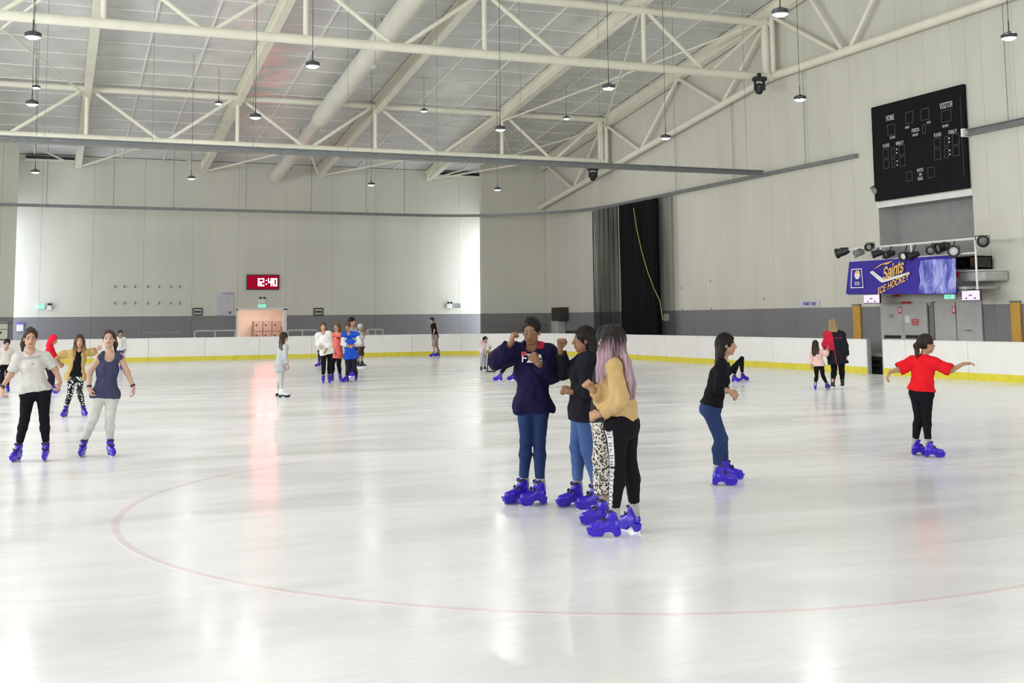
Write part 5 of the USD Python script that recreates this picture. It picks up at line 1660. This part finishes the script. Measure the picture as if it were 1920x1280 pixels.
person("person in navy hoodie with white chest lettering, one fist raised to the brow", (990, 948), 1.73, -12, {"L": (1007, 948, -62), "R": (976, 944, -58)},
       dict(name="hoodie", col=NAVY, sleeve=1.92, hem=-0.06, loose=0.030, sl=0.012, flare=-0.01, fold=0.024, neck=0.060, scoop=0.03, paint=hoodie_paint), dict(name="jeans", col=(0.018, 0.035, 0.11), paint=jeans_paint((0.06, 0.11, 0.26)), low=0.97, loose=0.005),
       dict(style="short", th=0.010, line=0.012, **DKHAIR), skin="brown", res=0.0095, nod=14, look=0, fat=0.86,
       J=dict(pelvis=(1000, 760, 0.0), neck=(998, 648, -0.02), head=(996, 621, -0.09), sR=(968, 660, 0), sL=(1029, 660, 0), eR=(931, 678, -0.10), wR=(958, 643, -0.20), hR=(966, 615, -0.22), eL=(1037, 703, -0.05), wL=(1009, 682, -0.25), hL=(992, 661, -0.27), kR=(986, 826, -0.04), kL=(1011, 828, -0.03)),
       hands=(0.9, 1.1), marks=fila, palm={"R": lambda f, l, u, vf, vr: vf * 0.3 + vr, "L": lambda f, l, u, vf, vr: vf + u * 0.1})

person("person in long black jacket and light blue jeans, side-on, one hand raised", (1090, 955), 1.67, -82, {"L": (1114, 956, -68), "R": (1077, 950, -62)},
       dict(name="navy_top", col=(0.02, 0.018, 0.06), sleeve=0, hem=-0.02, loose=0.010, neck=0.06, low=0.04), dict(name="jeans", col=JEAN2, paint=jeans_paint((0.14, 0.23, 0.48)), low=0.93, loose=0.006),
       dict(style="long", len=0.24, th=0.013, **DKHAIR), skin="brown", res=0.0095, fat=1.08,
       top2=dict(name="jacket", col=(0.012, 0.012, 0.018), sleeve=1.88, hem=-0.10, loose=0.026, sl=0.010, fold=0.016, neck=0.074, scoop=0.06, low=0.05),
       J=dict(pelvis=(1094, 768, 0), neck=(1097, 666, 0.0), head=(1095, 637, 0), sR=(1093, 678, 0.15), sL=(1101, 680, -0.15), eR=(1058, 697, 0.14), wR=(1050, 654, 0.06), hR=(1052, 636, 0.04), eL=(1100, 731, -0.20), wL=(1072, 735, -0.16), hL=(1058, 731, -0.14), kR=(1081, 838, 0.06), kL=(1101, 842, -0.06)),
       hands=(0.8, 0.9), bust=0.045)

person("person in wide leopard-print trousers half hidden behind the one with lilac hair", (1130, 980), 1.62, -85, {"L": (1126, 985, -80), "R": (1134, 976, -80)},
       dict(name="top", col=(0.03, 0.025, 0.03), sleeve=1.0, hem=-0.04, loose=0.008, neck=0.06), dict(name="leopard_trousers", col=(0.6, 0.58, 0.54), mat=M_LEOP, wide=0.028, low=0.86, loose=0.012, fold=0.008),
       dict(style="bob", len=0.2, th=0.013, **DKHAIR), skin="tan", res=0.0105, fat=1.0, look=-70,
       J=dict(pelvis=(1131, 782, 0), neck=(1136, 665, 0), head=(1135, 638, 0), sL=(1137, 690, -0.10), sR=(1140, 690, 0.12), eL=(1140, 735, -0.1), eR=(1142, 735, 0.14), wL=(1146, 768, -0.1), wR=(1146, 768, 0.14), kL=(1127, 862, -0.05), kR=(1131, 862, 0.08)))


def stripe_paint(v, c, k):
    for cc in "LR":
        kn_, an, hp = k["kn"][cc], k["ank"][cc], k["hip"][cc]
        for a_, b_ in ((hp, kn_), (kn_, an)):
            d = b_ - a_
            tt = np.clip(((v - a_) @ d) / (d @ d), 0, 1)
            r_ = v - (a_ + tt[:, None] * d)
            side = k["lw"] * (1 if cc == "L" else -1) + k["fw"] * 0.35
            side = side / np.linalg.norm(side)
            n_ = np.linalg.norm(r_, axis=1)
            m = ((r_ @ side) > 0.93 * n_) & (n_ < 0.12) & (tt > 0.001) & (tt < 0.999)
            blob = np.sin(tt * 75 + (1.3 if a_ is kn_ else 0)) > 0.55
            c[m] = (0.62, 0.62, 0.64)
            c[m & blob & ((r_ @ side) > 0.97 * n_)] = (0.02, 0.02, 0.03)
    return c


def two(v, c, k):
    return c


person("person in tan sweater and striped black track pants with long lilac-tipped hair", (1160, 1008), 1.63, -112, {"L": (1143, 1008, -88), "R": (1185, 997, -140)},
       dict(name="sweater", col=(0.52, 0.36, 0.165), sleeve=1.93, hem=0.03, loose=0.022, sl=0.016, flare=0.002, fold=0.026, neck=0.058), dict(name="track_pants", col=BLK, paint=stripe_paint, low=0.93, loose=0.006, waist=0.14),
       dict(style="long", len=0.40, th=0.014, col=[(0.018, 0.014, 0.013), (0.36, 0.24, 0.28)], fade=(0.02, -0.10), swing=0.0,
            locks=[[(1136, 634, -0.06, 0.03), (1130, 662, -0.12, 0.042), (1126, 690, -0.15, 0.036), (1121, 714, -0.16, 0.014)], [(1144, 634, -0.10, 0.03), (1140, 668, -0.16, 0.038), (1134, 698, -0.17, 0.026), (1130, 716, -0.17, 0.01)],
                   [(1158, 634, -0.06, 0.03), (1170, 668, -0.13, 0.030), (1179, 710, -0.16, 0.026), (1183, 748, -0.14, 0.012)], [(1160, 640, 0.0, 0.03), (1177, 680, -0.05, 0.03), (1187, 720, -0.06, 0.026), (1188, 745, -0.06, 0.012)]]), skin="tan", res=0.0095, fat=1.13, width=0.98,
       J=dict(pelvis=(1165, 795, 0), neck=(1152, 668, 0), head=(1146, 638, 0), sL=(1150, 688, -0.15), sR=(1165, 686, 0.14), eL=(1160, 752, -0.21), wL=(1126, 776, -0.20), hL=(1108, 780, -0.17), eR=(1133, 744, 0.02), wR=(1112, 731, -0.06), hR=(1100, 718, -0.08), kL=(1157, 874, -0.09), kR=(1180, 868, 0.06)),
       hands=(0.8, 1.0), look=5)

person("person in black long sleeves and blue jeans gliding to the right, dark shoulder-length hair", (1348, 911), 1.57, 93, {"R": (1352, 911, 88), "L": (1366, 899, 72)},
       dict(name="black_top", col=BLK, sleeve=1.55, hem=0.02, loose=0.008, flare=-0.012, sl=0.006, fold=0.011, neck=0.055), dict(name="jeans", col=(0.024, 0.042, 0.125), paint=jeans_paint((0.05, 0.085, 0.22)), low=0.93, loose=0.006),
       dict(style="bob", len=0.34, th=0.013, **DKHAIR), skin="tan", res=0.010, fat=1.07, lean=0.1,
       J=dict(pelvis=(1334, 763, 0), neck=(1355, 672, 0), head=(1362, 646, 0), sR=(1351, 688, -0.14), sL=(1357, 687, 0.14), eR=(1347, 728, -0.19), wR=(1367, 733, -0.19), hR=(1380, 742, -0.17), eL=(1356, 726, 0.14), wL=(1370, 735, 0.04), hL=(1381, 744, 0.0), kR=(1350, 825, -0.07), kL=(1354, 822, 0.08)),
       hands=(0.6, 0.6), bust=0.04)

person("person in red T-shirt with dark ponytail, arms spread wide, back turned", (1738, 857), 1.46, 140, {"L": (1722, 854, 108), "R": (1747, 858, 88)},
       dict(name="t_shirt", col=(0.72, 0.012, 0.02), sleeve=0.85, hem=0.02, loose=0.022, sl=0.026, flare=0.0, fold=0.014, neck=0.058), dict(name="leggings", col=BLK, low=0.93, loose=0.004),
       dict(style="pony", th=0.014, col=[(0.03, 0.018, 0.012), (0.04, 0.024, 0.015)]), skin="tan", res=0.010, look=-25, hs=1.10, fat=1.06,
       J=dict(pelvis=(1728, 735, 0), neck=(1732, 668, 0), head=(1737, 645, 0), sL=(1711, 678, 0.05), sR=(1755, 681, -0.05), eL=(1686, 692, 0.02), wL=(1669, 697, -0.01), hL=(1664, 706, -0.02), eR=(1783, 694, -0.08), wR=(1806, 682, -0.10), hR=(1823, 679, -0.10), kL=(1723, 780, 0.02), kR=(1738, 778, 0.0)),
       hands=(0.3, 0.25), palm={"R": lambda f, l, u, vf, vr: -u, "L": lambda f, l, u, vf, vr: -u})

# left-hand group
def tee_text(k):
    m = meshkit.text_mesh("WALKER EASY", 0.026, 0.003)
    v = np.array(m.vertices); v[:, 0] -= v[:, 0].max() / 2
    a = trimesh.Trimesh(v, m.faces, process=False)
    b = poly([(-0.02, -0.075), (0.025, -0.075), (0.0, -0.055)], 0.003, (0, 0, 0), (1, 0, 0), (0, 1, 0))
    chest_print(k, [(a, M_GREYP, "lettering"), (b, M_GREYP, "print")], (60, 673), 0.09)


person("person in a white T-shirt and black leggings skating towards the viewer, hair tied up", (56, 867), 1.67, 3, {"R": (32, 864, -22), "L": (85, 863, -6)},
       dict(name="t_shirt", col=(0.58, 0.57, 0.54), sleeve=0.72, hem=-0.005, loose=0.010, sl=0.016, fold=0.016, neck=0.060, scoop=0.035, low=-0.015), dict(name="leggings", col=BLK, low=0.95, loose=0.004),
       dict(style="bun", th=0.010, line=0.02, locks=[[(47, 632, 0.03, 0.03), (43, 645, 0.03, 0.028), (42, 657, 0.03, 0.012)]], col=[(0.05, 0.032, 0.022), (0.05, 0.032, 0.022)]), skin="fair", res=0.0105, fat=1.06, bust=0.045, nod=6,
       J=dict(pelvis=(66, 733, 0), neck=(58, 659, 0), head=(57, 634, -0.03), sR=(33, 672, 0), sL=(86, 669, 0), eR=(20, 702, -0.02), wR=(3, 728, -0.10), hR=(4, 744, -0.14), eL=(103, 692, 0.02), wL=(113, 716, -0.04), hL=(109, 734, -0.10), kR=(46, 786, -0.05), kL=(83, 786, -0.03)),
       bracelets=("R",), marks=tee_text, hands=(0.5, 0.5))

person("person in a navy tank top and white trousers skating towards the viewer", (182, 858), 1.62, 4, {"R": (155, 855, -10), "L": (207, 855, 14)},
       dict(name="tank_top", col=(0.055, 0.058, 0.115), sleeve=0, hem=-0.045, loose=0.010, flare=0.0, fold=0.012, neck=0.066, scoop=0.05, low=0.055), dict(name="trousers", col=(0.58, 0.59, 0.56), low=0.93, loose=0.008),
       dict(style="pony", th=0.010, line=0.022, locks=[[(213, 630, 0.03, 0.03), (217, 645, 0.04, 0.028), (216, 657, 0.05, 0.014)]], col=[(0.05, 0.03, 0.02), (0.05, 0.03, 0.02)]), skin="pale", res=0.0105, fat=1.0, bust=0.045, look=-8, nod=-8,
       J=dict(pelvis=(198, 740, 0), neck=(205, 661, 0), head=(204, 636, -0.02), sR=(187, 669, 0), sL=(226, 669, 0), eR=(168, 698, -0.02), wR=(167, 727, -0.07), hR=(172, 745, -0.09), eL=(238, 697, 0), wL=(250, 725, -0.03), hL=(252, 741, -0.05), kR=(174, 786, -0.04), kL=(206, 785, -0.04)),
       bracelets=("L", "R"), hands=(0.4, 0.4))

person("girl in open yellow-brown cardigan and black-and-white patterned leggings, arms out", (138, 783), 1.50, 2, {"R": (122, 781, -22), "L": (157, 780, 16)},
       dict(name="black_top", col=BLK, sleeve=0, hem=-0.02, loose=0.010, neck=0.055), dict(name="patterned_leggings", col=(0.3, 0.3, 0.3), mat=M_PATT, low=0.93, loose=0.004),
       dict(style="long", len=0.34, th=0.014, col=[(0.06, 0.035, 0.022), (0.45, 0.26, 0.09)], fade=(-0.06, -0.28),
            locks=[[("l", 0.02, 0.075, 0.0, 0.03), ("l", 0.03, 0.085, -0.14, 0.034), ("l", 0.05, 0.08, -0.30, 0.026), ("l", 0.05, 0.06, -0.40, 0.01)], [("l", 0.02, -0.075, 0.0, 0.03), ("l", 0.03, -0.085, -0.14, 0.034), ("l", 0.05, -0.09, -0.30, 0.026), ("l", 0.05, -0.08, -0.40, 0.01)]]), skin="fair", res=0.0125, hs=1.06,
       top2=dict(name="cardigan", col=(0.46, 0.33, 0.12), sleeve=1.9, hem=-0.09, loose=0.026, sl=0.022, flare=0.02, fold=0.02, neck=0.07, scoop=0.05, low=0.03, open=0.112),
       J=dict(pelvis=(142, 704, 0), neck=(148, 655, 0), head=(149, 639, -0.03), sR=(136, 662, 0), sL=(161, 661, 0), eR=(120, 664, 0.03), wR=(109, 669, 0), eL=(172, 660, 0.05), wL=(181, 656, 0.02), kR=(132, 735, -0.04), kL=(149, 734, -0.03)))

person("child in a red hooded top and black trousers reaching forward, behind the white T-shirt", (99, 738), 1.46, 72, {"R": (97, 738, 80), "L": (101, 735, 70)},
       dict(name="red_top", col=(0.62, 0.012, 0.025), sleeve=0.9, hem=-0.01, loose=0.022, fold=0.012, neck=0.0), dict(name="trousers", col=(0.02, 0.015, 0.03), low=0.93, loose=0.012),
       dict(style="none", **DKHAIR), skin="tan", res=0.014, hs=1.1, hood=(0.66, 0.02, 0.05), nod=18,
       J=dict(pelvis=(92, 682, 0), neck=(95, 648, 0), head=(100, 637, 0), sR=(93, 655, -0.13), sL=(96, 655, 0.13), eR=(103, 672, -0.14), wR=(111, 683, -0.1), eL=(106, 670, 0.12), wL=(114, 680, 0.08)))

person("boy in a pale top and black trousers at the left edge of the picture", (8, 737), 1.36, 8, {"R": (3, 736, -10), "L": (14, 735, 10)},
       dict(name="pale_top", col=(0.60, 0.58, 0.52), sleeve=1.9, hem=-0.04, loose=0.022, fold=0.012, neck=0.06), dict(name="trousers", col=BLK, low=0.93, loose=0.010),
       dict(style="short", th=0.014, **DKHAIR), skin="fair", res=0.014, hs=1.1, nod=16, J=dict(head=(13, 644, -0.05), neck=(11, 656, 0)))

person("person in a white top mostly hidden behind the navy tank top", (224, 695), 1.42, 10, {"R": (219, 695, 0), "L": (227, 694, 12)},
       dict(name="white_top", col=(0.72, 0.72, 0.70), sleeve=1.9, hem=-0.06, loose=0.02, fold=0.01, neck=0.055), dict(name="trousers", col=(0.10, 0.08, 0.2), low=0.93, loose=0.01),
       dict(style="short", th=0.014, **DKHAIR), skin="tan", res=0.018, hs=1.08)

# middle distance
person("girl in pale grey skating dress and tights with long brown hair", (526, 745), 1.44, 118, {"L": (524, 743, 96), "R": (530, 746, 92)},
       dict(name="grey_top", col=(0.42, 0.44, 0.46), sleeve=1.85, hem=-0.03, loose=0.012, fold=0.008, neck=0.055), dict(name="tights", col=(0.45, 0.46, 0.45), low=0.99, loose=0.003, skirt=dict(len=0.19, col=(0.40, 0.44, 0.46), flare=0.02)),
       dict(style="long", len=0.30, th=0.014, col=[(0.035, 0.022, 0.016), (0.16, 0.10, 0.03)], fade=(-0.1, -0.40)), skin="fair", res=0.0135, hs=1.06, skates=SKM_W,
       J=dict(pelvis=(525, 683, 0), neck=(531, 646, 0), head=(533, 632, 0), eR=(535, 668, -0.12), wR=(539, 684, -0.12), kL=(526, 708, 0.05), kR=(528, 710, -0.03)))

person("long-haired person in loose white hooded top, left of the coral top", (612, 719), 1.64, 4, {"R": (606, 719, 0), "L": (617, 718, 6)},
       dict(name="white_hooded_top", col=(0.74, 0.74, 0.72), sleeve=1.9, hem=-0.10, loose=0.020, sl=0.014, flare=0.0, fold=0.016, neck=0.06), dict(name="leggings", col=BLK, low=0.9, loose=0.006),
       dict(style="long", len=0.28, th=0.013, col=[(0.09, 0.05, 0.03), (0.14, 0.08, 0.045)]), skin="fair", res=0.0145,
       J=dict(neck=(606, 624, 0), head=(606, 612, -0.02), eR=(597, 644, 0), wR=(600, 650, -0.2), eL=(617, 645, 0), wL=(612, 656, -0.2)))
person("girl in coral vest top between the white hooded top and the blue vest", (630, 715), 1.60, -35, {"R": (622, 714, -30), "L": (638, 715, 10)},
       dict(name="coral_top", col=(0.80, 0.16, 0.14), sleeve=0, armcut=0.72, hem=-0.09, loose=0.020, fold=0.012, neck=0.06), dict(name="leggings", col=BLK, low=0.92, loose=0.006),
       dict(style="long", len=0.24, th=0.013, col=[(0.12, 0.075, 0.04), (0.22, 0.14, 0.07)]), skin="fair", res=0.0145, top2=None,
       J=dict(pelvis=(631, 666, 0), neck=(632, 625, 0), head=(632, 613, -0.02), eL=(640, 646, 0), wL=(642, 662, 0.0), eR=(624, 645, 0), wR=(626, 660, -0.12)))
person("person in a bright blue padded vest over white sleeves, head bent, dark trousers", (658, 716), 1.58, -14, {"R": (649, 716, -50), "L": (668, 714, -8)},
       dict(name="white_shirt", col=(0.74, 0.72, 0.74), sleeve=1.7, hem=-0.04, loose=0.010, sl=0.018, fold=0.012, neck=0.055), dict(name="dark_trousers", col=(0.016, 0.018, 0.032), low=0.95, loose=0.016),
       dict(style="short", th=0.016, col=[(0.10, 0.055, 0.03), (0.12, 0.07, 0.04)]), skin="tan", res=0.0145, nod=22, width=1.12, fat=1.05,
       top2=dict(name="padded_vest", col=(0.02, 0.09, 0.58), sleeve=0, armcut=0.70, hem=-0.09, loose=0.036, fold=0.014, neck=0.06, scoop=0.05, low=0.02),
       J=dict(pelvis=(658, 667, 0), neck=(654, 623, -0.03), head=(652, 612, -0.10), sR=(645, 628, 0), sL=(669, 627, 0), eR=(643, 644, -0.05), wR=(654, 649, -0.25), eL=(674, 643, -0.05), wL=(662, 648, -0.25), kR=(653, 692, -0.05), kL=(664, 690, -0.05)))
person("tall black-haired person looking over the shoulder of the blue vest", (661, 708), 1.76, 60, {"R": (655, 706, 60), "L": (659, 705, 60)},
       dict(name="grey_top", col=(0.40, 0.42, 0.46), sleeve=1.9, hem=-0.05, loose=0.016, fold=0.01, neck=0.06), dict(name="dark_trousers", col=(0.015, 0.015, 0.02), low=0.93, loose=0.014),
       dict(style="short", th=0.016, **DKHAIR), skin="tan", res=0.017, J=dict(head=(660, 603, -0.02), neck=(660, 615, 0)))
person("person in pale cap and black skates, bare-legged, behind the blue vest", (675, 690), 1.58, 70, {"R": (673, 690, 75), "L": (680, 689, 60)},
       dict(name="grey_top", col=(0.50, 0.49, 0.48), sleeve=1.2, hem=-0.09, loose=0.026, fold=0.014, neck=0.06), dict(name="shorts", col=(0.06, 0.05, 0.05), low=0.05, loose=0.02),
       dict(style="short", th=0.018, col=[(0.62, 0.60, 0.58), (0.62, 0.60, 0.58)]), skin="tan", res=0.017, skates=SKM_B, J=dict(eR=(681, 632, -0.1), wR=(688, 622, -0.1)))
person("small child in pale clothes and purple tights hidden behind the white hooded top", (601, 687), 1.20, -70, {"R": (597, 687, -78), "L": (602, 685, -70)},
       dict(name="white_top", col=(0.68, 0.68, 0.70), sleeve=1.9, hem=-0.06, loose=0.02, fold=0.01, neck=0.055), dict(name="purple_tights", col=(0.05, 0.035, 0.16), low=0.93, loose=0.006),
       dict(style="short", th=0.014, **DKHAIR), skin="fair", res=0.018, hs=1.2)
person("man in a black T-shirt and grey shorts standing by the far boards", (816, 668.5), 1.76, -78, {"R": (812.5, 668.8, -80), "L": (821, 667.8, -60)},
       dict(name="t_shirt", col=(0.012, 0.012, 0.016), sleeve=0.7, hem=-0.05, loose=0.026, fold=0.012, neck=0.06), dict(name="shorts", col=(0.33, 0.31, 0.30), low=-0.02, loose=0.03, fold=0.01),
       dict(style="short", th=0.012, col=[(0.06, 0.035, 0.02), (0.06, 0.035, 0.02)]), skin="fair", res=0.018, lean=-0.05,
       J=dict(pelvis=(816, 631, 0), neck=(812.5, 607, 0), head=(809.5, 600, 0), eR=(808, 617, 0.1), wR=(803.5, 619, 0.05)))
person("small child in a pink striped top and pale trousers beside a black skating frame", (906, 697), 1.17, 30, {"R": (902.5, 697, 10), "L": (909, 695, 20)},
       dict(name="striped_top", col=(0.70, 0.50, 0.52), sleeve=0.8, hem=-0.04, loose=0.018, fold=0.01, neck=0.055, paint=lambda v, c, k: np.where((np.sin((v @ UP) * 130) > 0)[:, None], c, np.array([0.72, 0.70, 0.70]))),
       dict(name="pale_trousers", col=(0.50, 0.50, 0.55), low=0.93, loose=0.010), dict(style="short", th=0.018, **DKHAIR), skin="tan", res=0.0155, hs=1.22, skates=SKM_B,
       J=dict(head=(910, 637, 0), eL=(920, 652, -0.05), wL=(915, 658, -0.2), eR=(903, 654, 0), wR=(910, 660, -0.2)))
person("person bending low over the skating frame, mostly hidden behind the navy hoodie", (946, 714), 1.62, -92, {"R": (936, 714, -88), "L": (962, 713, -80)},
       dict(name="dark_top", col=(0.02, 0.02, 0.04), sleeve=0.8, hem=-0.05, loose=0.018, fold=0.012, neck=0.055), dict(name="black_trousers", col=BLK, low=0.9, loose=0.010),
       dict(style="short", th=0.014, **DKHAIR), skin="tan", res=0.0155,
       J=dict(pelvis=(984, 668, 0), neck=(962, 654, 0), head=(966, 648, 0), sR=(960, 660, 0.14), sL=(962, 661, -0.14), eR=(944, 664, 0.16), wR=(926, 661, 0.10), eL=(944, 666, -0.10), wL=(928, 664, -0.06), kR=(946, 688, 0.08), kL=(968, 690, -0.08)))
fb = at_z(920, 697)
t = thing("skating_frame", "small black skating aid frame in front of the child", "skating aid", fb)
r_ = lambda x, y, dd=0.0: (lambda d, vf_: EYE + d * ((float((fb - EYE) @ vf_) + dd) / float(d @ vf_)))(ray(x, y), unit([fb[0], fb[1], 0]))
for dd in (-0.22, 0.22):
    part(t, "runner", pipe([r_(912, 697, dd) + [0, 0, 0.02], r_(929, 697, dd) + [0, 0, 0.02]], 0.022, 8), M_BLACK, smooth=40)
    part(t, "upright", pipe([r_(913.5, 696, dd), r_(915, 671, dd), r_(917, 660, dd)], 0.022, 8), M_BLACK, smooth=40)
    part(t, "strut", pipe([r_(928, 696, dd), r_(922, 676, dd), r_(917, 662, dd)], 0.020, 8), M_BLACK, smooth=40)
part(t, "handle", pipe([r_(917, 660, -0.24), r_(917, 660, 0.24)], 0.024, 8), M_BLACK, smooth=40)
part(t, "cross_bar", pipe([r_(914, 680, -0.22), r_(914, 680, 0.22)], 0.018, 8), M_BLACK, smooth=40)

person("child in black sitting on the ice, knees up, behind the blue jeans", (1372, 716), 1.45, 84, {"R": (1378, 716, 86), "L": (1394, 713, 70)},
       dict(name="patterned_top", col=(0.10, 0.12, 0.10), sleeve=1.9, hem=-0.03, loose=0.02, fold=0.014, neck=0.055), dict(name="black_trousers", col=BLK, low=0.9, loose=0.012),
       dict(style="short", th=0.014, **DKHAIR), skin="tan", res=0.0145, hs=1.05,
       J=dict(pelvis=(1355, 708, 0.0), neck=(1349, 676, 0), head=(1350, 662, 0), kR=(1383, 681, -0.12), kL=(1391, 672, 0.12), eR=(1344, 694, -0.16), wR=(1352, 709, -0.16), eL=(1344, 694, 0.18), wL=(1352, 708, 0.18)))
person("little girl in pale pink top seen from behind, holding the coach's hand", (1541, 730), 1.17, 172, {"L": (1529, 731, 178), "R": (1551, 728, 150)},
       dict(name="pink_top", col=(0.74, 0.50, 0.47), sleeve=1.88, hem=-0.06, loose=0.022, sl=0.010, fold=0.014, neck=0.055), dict(name="leggings", col=BLK, low=0.90, loose=0.006),
       dict(style="long", len=0.20, th=0.014, col=[(0.035, 0.02, 0.014), (0.05, 0.03, 0.02)]), skin="fair", res=0.0125, hs=1.18,
       J=dict(pelvis=(1535, 683, 0), neck=(1533, 658, 0), head=(1529, 646, 0), sL=(1523, 661, 0), sR=(1543, 660, 0), eR=(1549, 664, -0.02), wR=(1552, 655, -0.05), eL=(1522, 673, 0), wL=(1521, 685, -0.02), kL=(1531, 705, 0), kR=(1543, 704, 0)))


def coat_paint(v, c, k):
    d = v - k["N"]
    side = d @ k["lw"]
    red = (side > 0.075 * k["s"]) & (d @ k["t"] > -0.46 * k["s"])
    c[red] = (0.55, 0.02, 0.05)
    pip = (np.abs(side - 0.075 * k["s"]) < 0.008) | ((np.abs((d @ k["t"]) + 0.17) < 0.006) & (d @ k["fw"] < 0) & (side > -0.16) & (side < 0.05))
    c[pip] = (0.45, 0.03, 0.08)
    return c


person("blond coach in long black and red coat, back turned, beside girl in pink", (1571, 729), 1.65, 190, {"L": (1562, 730, 172), "R": (1580, 729, 182)},
       dict(name="coat", col=(0.014, 0.014, 0.02), sleeve=1.95, hem=-0.19, loose=0.040, sl=0.022, flare=0.045, fold=0.016, neck=0.062, paint=coat_paint), dict(name="black_trousers", col=BLK, low=0.93, loose=0.010),
       dict(style="bob", len=0.12, th=0.020, col=[(0.34, 0.24, 0.11), (0.42, 0.30, 0.14)]), skin="fair", res=0.0125, skates=SKM_B, width=1.08, fat=1.08,
       J=dict(pelvis=(1570, 667, 0), neck=(1564, 620, 0), head=(1561, 609, 0), sL=(1551, 627, 0), sR=(1578, 627, 0), eL=(1549, 646, 0.03), wL=(1550, 655, -0.12), eR=(1584, 648, 0), wR=(1586, 668, 0), kL=(1564, 693, 0), kR=(1578, 692, 0)))
